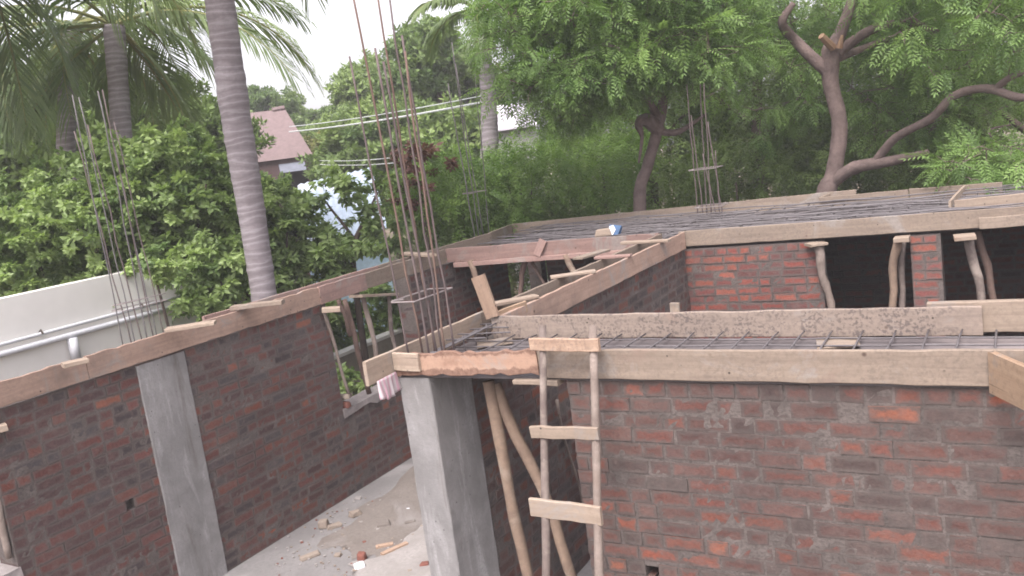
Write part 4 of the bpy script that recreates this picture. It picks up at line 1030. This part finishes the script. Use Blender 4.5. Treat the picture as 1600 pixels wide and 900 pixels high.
# --- low shrubs right under them, behind the far slab
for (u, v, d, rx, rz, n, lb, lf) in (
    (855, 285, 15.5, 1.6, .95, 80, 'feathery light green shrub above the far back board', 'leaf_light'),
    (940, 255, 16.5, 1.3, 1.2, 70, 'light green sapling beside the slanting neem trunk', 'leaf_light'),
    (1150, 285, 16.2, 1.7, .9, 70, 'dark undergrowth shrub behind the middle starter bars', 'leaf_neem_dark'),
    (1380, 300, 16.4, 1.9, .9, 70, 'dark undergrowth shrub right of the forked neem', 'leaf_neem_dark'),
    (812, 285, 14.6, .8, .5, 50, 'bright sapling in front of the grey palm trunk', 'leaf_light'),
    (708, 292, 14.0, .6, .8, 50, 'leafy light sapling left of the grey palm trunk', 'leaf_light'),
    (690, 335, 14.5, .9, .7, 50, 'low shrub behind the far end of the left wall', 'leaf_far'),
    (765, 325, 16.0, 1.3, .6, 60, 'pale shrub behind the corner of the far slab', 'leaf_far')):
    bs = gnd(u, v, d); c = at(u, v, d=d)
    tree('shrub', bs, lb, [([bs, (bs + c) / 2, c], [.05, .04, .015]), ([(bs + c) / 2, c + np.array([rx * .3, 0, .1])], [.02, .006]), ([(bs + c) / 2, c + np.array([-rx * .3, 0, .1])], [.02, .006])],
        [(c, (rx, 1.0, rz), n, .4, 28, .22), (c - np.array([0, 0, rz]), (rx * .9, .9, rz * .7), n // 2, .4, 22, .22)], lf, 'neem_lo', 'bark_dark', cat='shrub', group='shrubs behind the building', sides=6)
# russet shrub
c = at(655, 290, d=13.2); bs = gnd(655, 300, 13.2)
tree('russet_shrub', bs, 'russet leaved shrub behind the tall near starter bars', [([bs, c], [.05, .02])], [(c, (.55, .5, .7), 18, .22, 9, .13)], 'leaf_red', 'broad', 'bark_dark', cat='shrub', sides=6)
# --- broad leaved trees on the left
for (u, v, d, rx, rz, n, lb) in (
    (50, 372, 12.8, 2.1, .85, 120, 'broad leaved bush at the left edge above the white wall'),
    (235, 300, 12.6, 1.55, .85, 120, 'broad leaved bush behind the left starter bars'),
    (345, 355, 12.9, 1.2, .95, 90, 'broad leaved bush just left of the ringed palm trunk'),
    (415, 366, 12.9, .60, .85, 52, 'broad leaved bush just right of the ringed palm trunk')):
    bs = gnd(u, v, d); c = at(u, v, d=d)
    tree('broadleaf_bush', bs, lb, [([bs, (bs + c) / 2, c], [.09, .07, .03])] + [([(bs + c) / 2, c + np.array([math.cos(a) * rx * .7, math.sin(a) * .6, .3 * math.sin(a * 2)])], [.045, .01]) for a in (0, 1.3, 2.6, 4.1)],
        [(c, (rx, 1.2, rz), int(n * 1.25), .34, 40, .108), (c - np.array([0, 0, rz * .9]), (rx, 1.1, rz * .8), int(n * .7), .36, 32, .108)], 'leaf_broad', 'broad', 'bark_dark', cat='bush', group='broad leaved bushes on the left', droop=.25, sides=6)
# drooping sprays in front of the white wall
c = at(238, 415, d=10.1); c[0] = max(c[0], -8.7); bs = np.array([-8.75, c[1] + .4, OUT])
tree('sapling', bs, 'young leafy spray drooping over the white wall and its pipes', [([bs, (bs + c) / 2 + np.array([0, .1, .3]), c], [.03, .025, .01])], [(c, (.25, .4, .22), 10, .15, 14, .105)], 'leaf_broad', 'broad', 'bark_dark', cat='sapling', sides=6)
c = at(345, 440, d=11.0); bs = gnd(345, 440, 11.0)
tree('sapling', bs, 'low leafy bush at the end of the white wall', [([bs, c], [.04, .01])], [(c, (.5, .6, .6), 34, .28, 28, .11), (c - np.array([0, 0, 1]), (.6, .6, .7), 30, .28, 28, .11)], 'leaf_broad', 'broad', 'bark_dark', cat='sapling', sides=6)
c = at(565, 500, d=15.2); bs = gnd(565, 500, 15.2)
tree('sapling', bs, 'leafy bush seen through the left window opening', [([bs, c], [.04, .01])], [(c, (1.1, .8, .9), 70, .3, 22, .15), (c + np.array([-.3, .4, -.9]), (.9, .6, .5), 20, .3, 20, .15)], 'leaf_broad', 'broad', 'bark_dark', cat='sapling', sides=6)
c = at(840, 445, d=15); bs = gnd(840, 445, 15)
tree('shrub', bs, 'shrub seen through the far opening under the slab', [([bs, c], [.04, .01])], [(c, (1.0, .6, .8), 60, .35, 22, .22)], 'leaf_far', 'neem_lo', 'bark_dark', cat='shrub', group='shrubs behind the building', sides=6)
c = at(552, 612, d=11.3); bs = gnd(552, 612, 11.3)
tree('sapling', bs, 'small leafy plant before the low garden wall', [([bs, c], [.03, .01])], [(c, (.28, .3, .3), 12, .16, 12, .13)], 'leaf_broad', 'broad', 'bark_dark', cat='sapling', sides=6)
# branchy small tree before the hut
D4 = 13.0; bs = gnd(545, 420, D4)
tree('branchy_tree', bs, 'open branchy tree before the pale blue hut', [
    ([bs, A_(552, 420, D4), A_(556, 375, D4), A_(575, 335, D4), A_(590, 300, D4)], [.06, .05, .045, .03, .015]),
    ([A_(556, 378, D4), A_(540, 355, D4), A_(520, 330, D4), A_(505, 310, D4)], [.03, .025, .02, .01]),
    ([A_(575, 335, D4), A_(600, 320, D4)], [.02, .008])],
  [E(530, 290, D4, (.5, .6, .25), 10, .2, 9, .14), E(585, 285, D4, (.5, .6, .25), 10, .2, 9, .14), E(560, 335, D4, (.35, .5, .15), 4, .2, 9, .14), E(600, 355, D4, (.35, .5, .35), 10, .24, 12, .15), E(495, 325, D4, (.2, .5, .25), 5, .2, 10, .14), E(520, 400, D4 - .3, (.7, .6, .25), 22, .26, 18, .15)],
  'leaf_broad', 'broad', 'bark_dark', cat='tree', droop=.2, sides=6)
# --- far trees
for (u, v, d, rx, rz, n, lb, lf) in (
    (425, 192, 44, 2.9, 1.5, 60, 'far pale tree behind the brown roof', 'leaf_far'),
    (345, 222, 42, 2.2, 1.2, 40, 'far small tree left of the ringed palm trunk', 'leaf_far'),
    (508, 228, 40, 1.8, 1.1, 40, 'far low tree right of the brown roof', 'leaf_far'),
    (592, 180, 34, 1.8, 1.9, 80, 'far round tree crossed by the cables', 'leaf_far'),
    (668, 172, 31, 1.6, 2.1, 70, 'far tree behind the tallest starter bars', 'leaf_far'),
    (712, 150, 30, 1.0, 1.6, 40, 'far slim tree left of the grey palm trunk', 'leaf_far'),
    (640, 235, 27, 3.4, 1.3, 110, 'far low thicket behind the tall bars', 'leaf_far'),
    (540, 238, 33, .9, .7, 24, 'olive brown bush right of the brown house', 'leaf_olive'),
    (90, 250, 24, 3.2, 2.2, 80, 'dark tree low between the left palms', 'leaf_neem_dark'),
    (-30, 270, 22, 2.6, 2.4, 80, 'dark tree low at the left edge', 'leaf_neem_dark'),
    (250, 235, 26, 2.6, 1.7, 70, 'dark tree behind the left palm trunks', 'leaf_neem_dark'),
    (678, 75, 28, .5, .8, 16, 'tip of a tall tree left of the middle neem', 'leaf_far')):
    bs = gnd(u, v, d); c = at(u, v, d=d)
    tree('far_tree', bs, lb, [([bs, (bs + c) / 2, c, c + np.array([0, 0, rz * .7])], [.2, .16, .1, .03]), ([(bs + c) / 2, c + np.array([rx * .5, 0, .2])], [.09, .03])],
        [(c, (rx, 2.0, rz), n, .75, 110, .28), (c - np.array([0, 0, rz * .9]), (rx, 1.6, rz * .7), n // 2, .7, 70, .28)], lf, 'tuft', 'bark_dark', group='trees far behind', sides=6)

# --- palms
def frond_mesh(Ln, droop, leaf_l, seed, n=46, w=.032, hang=.5):
    """local: rachis starts at the origin, runs out along +X and bends down"""
    r = random.Random(seed); mb = MB(); pts = []
    for i in range(13):
        f = i / 12; ang = droop * f
        pts.append(Vector((0, 0, 0)) if i == 0 else pts[-1] + Vector((math.cos(pts_el - ang), 0, math.sin(pts_el - ang))) * (Ln / 12)) if False else None
    return mb
def frond(root, loc, az, el, Ln, bend, leaf_l, mat, seed, n=58, w=.05, hang=.55):
    r = random.Random(seed); mb = MB(); P = [Vector((0, 0, 0))]; K = 14; dirs = []
    for i in range(K):
        e = el - bend * ((i + .5) / K) ** 1.2; d = Vector((math.cos(e), 0, math.sin(e))); dirs.append(d); P.append(P[-1] + d * Ln / K)
    mb.tube(P, [.035 * (1 - .85 * i / K) for i in range(K + 1)], 5, 1)
    for j in range(n):
        f = .16 + .84 * (j + r.random() * .5) / n; x = min(f * K, K - 1e-3); i = int(x); p = P[i].lerp(P[i + 1], x - i); d = dirs[i]
        l = leaf_l * math.sin(math.pi * (.16 + .74 * f)) ** .6 * r.uniform(.85, 1.1)
        nrm = Vector((-d.z, 0, d.x))
        for sg in (1, -1):
            a = math.radians(58 - 30 * f) + r.uniform(-.12, .12)
            o = (d * math.cos(a) + Vector((0, sg, 0)) * math.sin(a) + nrm * .18).normalized()
            m1 = p + o * l * .45 + Vector((0, 0, -hang * .16 * l)); m2 = p + o * l * .45 + o * l * .30 + Vector((0, 0, -hang * .55 * l)); tip = m2 + (o * .45 + Vector((0, 0, -hang * 1.4))).normalized() * l * .30
            s = d * w * .5
            mb.add([p - s * .5, p + s * .5, m1 + s, m1 - s, m2 + s * .8, m2 - s * .8, tip], [(0, 1, 2, 3), (3, 2, 4, 5), (5, 4, 6)], 0)
    o = mb.build('frond', [M[mat], M['leaf_olive']], root, loc=Vector(loc) - root.location, rot=(r.uniform(-.25, .25), 0, az))
    at_ = o.data.attributes.new('tint', 'FLOAT', 'FACE'); t0 = r.uniform(.1, .8)
    at_.data.foreach_set('value', np.array([min(1, max(0, t0 + r.uniform(-.2, .2))) for _ in o.data.polygons], dtype=np.float32))
def palm(base, path, rad, crown, fr, label, mats='leaf_palm', nf=0):
    base = Vector(base); root = empty('coconut_palm', base, label, 'palm', 'coconut palms')
    mb = MB(); P = [Vector(p) for p in path]; P2 = []; R2 = []; L_ = 0
    for i in range(len(P) - 1):
        k = max(2, int((P[i + 1] - P[i]).length / .055))
        for s in range(k):
            f = s / k; L_ += 1
            P2.append(P[i].lerp(P[i + 1], f) - base); R2.append((rad[i] * (1 - f) + rad[i + 1] * f) * (1.0 + random.choice((.04, .0, -.012, -.012)) + random.uniform(-.012, .012) + .03 * math.sin(L_ * .11)))
    P2.append(P[-1] - base); R2.append(rad[-1])
    mb.tube(P2, R2, 14); mb.build('trunk', M['bark_palm'], root, smooth=True)
    toward = math.atan2(-base.y, -base.x)       # drooping old fronds have been cut off on the side of the building site
    for i, (az, el, Ln, bend, ll, mt) in enumerate(fr):
        if el < -.3 and mt != 'leaf_dry' and math.cos(az - toward) > .45: continue
        frond(root, crown, az, el, Ln, bend, ll, mt, i * 13 + int(abs(base.x) * 10))
    return root
rp = random.Random(9)
def ring(n, L0, e0, e1, b0, b1, ll, mats=('leaf_palm',), ph=0):
    return [(ph + 2 * math.pi * i / n + rp.uniform(-.2, .2), rp.uniform(e0, e1), L0 * rp.uniform(.85, 1.1), rp.uniform(b0, b1), ll, rp.choice(mats)) for i in range(n)]
DP = 10.7
bp = gnd(420, 500, DP)
top = at(290, -410, d=DP - .7)
palm(bp, [bp, A_(413, 465, DP), A_(393, 330, DP), A_(368, 180, DP - .1), A_(343, 0, DP - .3), tuple(top)], [.21, .155, .155, .165, .165, .15], top,
     ring(9, 2.95, -.1, .5, 1.2, 1.7, .7) + ring(6, 2.5, -.8, -.4, .6, .9, .7, ph=.4), 'leaning coconut palm with a thick ringed grey trunk beside the left wall')
d = 15.5; bp = gnd(196, 300, d); top = at(178, 40, d=d)
palm(bp, [bp, A_(192, 250, d), A_(186, 150, d), tuple(top)], [.2, .165, .165, .16], top, ring(10, 3.5, 0, .7, 1.2, 1.8, .8) + ring(7, 2.2, -.9, -.4, .5, .9, .7, ph=.3), 'coconut palm with a brown trunk behind the left starter bars')
d = 17.5; bp = gnd(98, 300, d); top = at(112, 40, d=d)
palm(bp, [bp, A_(103, 230, d), A_(106, 140, d), tuple(top)], [.2, .165, .165, .16], top, ring(9, 3.5, 0, .7, 1.2, 1.8, .8) + ring(6, 2.4, -.9, -.4, .5, .9, .7, ph=.3), 'coconut palm with a dark trunk farthest left in view')
d = 13.5; bp = gnd(-90, 400, d); top = at(-50, -130, d=d)
palm(bp, [bp, A_(-50, 250, d), A_(-30, 100, d), tuple(top)], [.2, .165, .165, .15], top, ring(9, 3.3, 0, .6, 1.2, 1.8, .8) + ring(5, 2.5, -1.0, -.5, .4, .9, .8, ph=.9) + [(3.5, -1.05, 2.8, .3, .8, 'leaf_dry'), (4.6, -1.2, 2.6, .3, .8, 'leaf_dry')], 'coconut palm at the left edge with some dry orange fronds')
d = 17.4; bp = gnd(752, 350, d); top = at(745, 15, d=d)
palm(bp, [bp, A_(754, 330, d), A_(766, 220, d), A_(762, 130, d), tuple(top)], [.19, .165, .165, .16, .15], top, ring(6, 1.7, 0, .7, 1.2, 1.8, .5), 'coconut palm with a plain grey trunk left of the middle neem')

# ================================================================== LIGHT, SKY, CAMERA
w = bpy.data.worlds.new('World'); SC.world = w; w.use_nodes = True; t = w.node_tree
sky = t.nodes.new('ShaderNodeTexSky'); sky.sky_type = 'NISHITA'; sky.sun_disc = False
SUN_EL, SUN_AZ = math.radians(58), math.radians(173)      # azimuth clockwise from +Y
sky.sun_elevation = SUN_EL; sky.sun_rotation = SUN_AZ; sky.dust_density = 4; sky.air_density = 1.2
hs = t.nodes.new('ShaderNodeHueSaturation'); hs.inputs['Saturation'].default_value = .18
mxx = t.nodes.new('ShaderNodeMix'); mxx.data_type = 'RGBA'; mxx.blend_type = 'MULTIPLY'; mxx.inputs[0].default_value = 1; mxx.inputs[7].default_value = (1.025, .985, 1.035, 1)
L(t, sky.outputs[0], hs.inputs['Color']); L(t, hs.outputs[0], mxx.inputs[6]); L(t, mxx.outputs[2], t.nodes['Background'].inputs['Color'])
t.nodes['Background'].inputs['Strength'].default_value = .15
sd = bpy.data.lights.new('sun', 'SUN'); sd.energy = 1.5; sd.angle = math.radians(25); sd.color = (1, .95, .90)
so = bpy.data.objects.new('sun', sd); COL.objects.link(so); so.location = (4, -6, 12)
dv = Vector((math.sin(SUN_AZ) * math.cos(SUN_EL), math.cos(SUN_AZ) * math.cos(SUN_EL), math.sin(SUN_EL)))
so.rotation_euler = dv.to_track_quat('Z', 'Y').to_euler()

hz = MB(); hz.box((-70, -15, OUT - 1), (45, 70, 26)); hm = bpy.data.materials.new('thin_haze'); hm.use_nodes = True; ht = hm.node_tree
for n_ in list(ht.nodes):
    if n_.type == 'BSDF_PRINCIPLED': ht.nodes.remove(n_)
pv = ht.nodes.new('ShaderNodeVolumePrincipled'); pv.inputs['Color'].default_value = (.95, .93, .95, 1); pv.inputs['Density'].default_value = HAZE
L(ht, pv.outputs[0], ht.nodes['Material Output'].inputs['Volume'])
tag(hz.build('haze', hm), kind='stuff')
cd = bpy.data.cameras.new('camera'); co = bpy.data.objects.new('camera', cd); COL.objects.link(co)
cd.sensor_width = 36; cd.lens = 36 * F / 1600; cd.clip_end = 600; cd.clip_start = .05
m3 = Matrix((R[:, 0], -R[:, 1], -R[:, 2])).transposed()
co.matrix_world = Matrix.Translation(Vector(CAM)) @ m3.to_4x4()
SC.camera = co
vs_ = SC.view_settings; vs_.view_transform = 'Standard'; vs_.look = 'None'; vs_.exposure = 1.34; vs_.gamma = 1; vs_.use_curve_mapping = False
SC.cycles.filter_width = 1.8
SC.cycles.max_bounces = 6; SC.cycles.transparent_max_bounces = 4
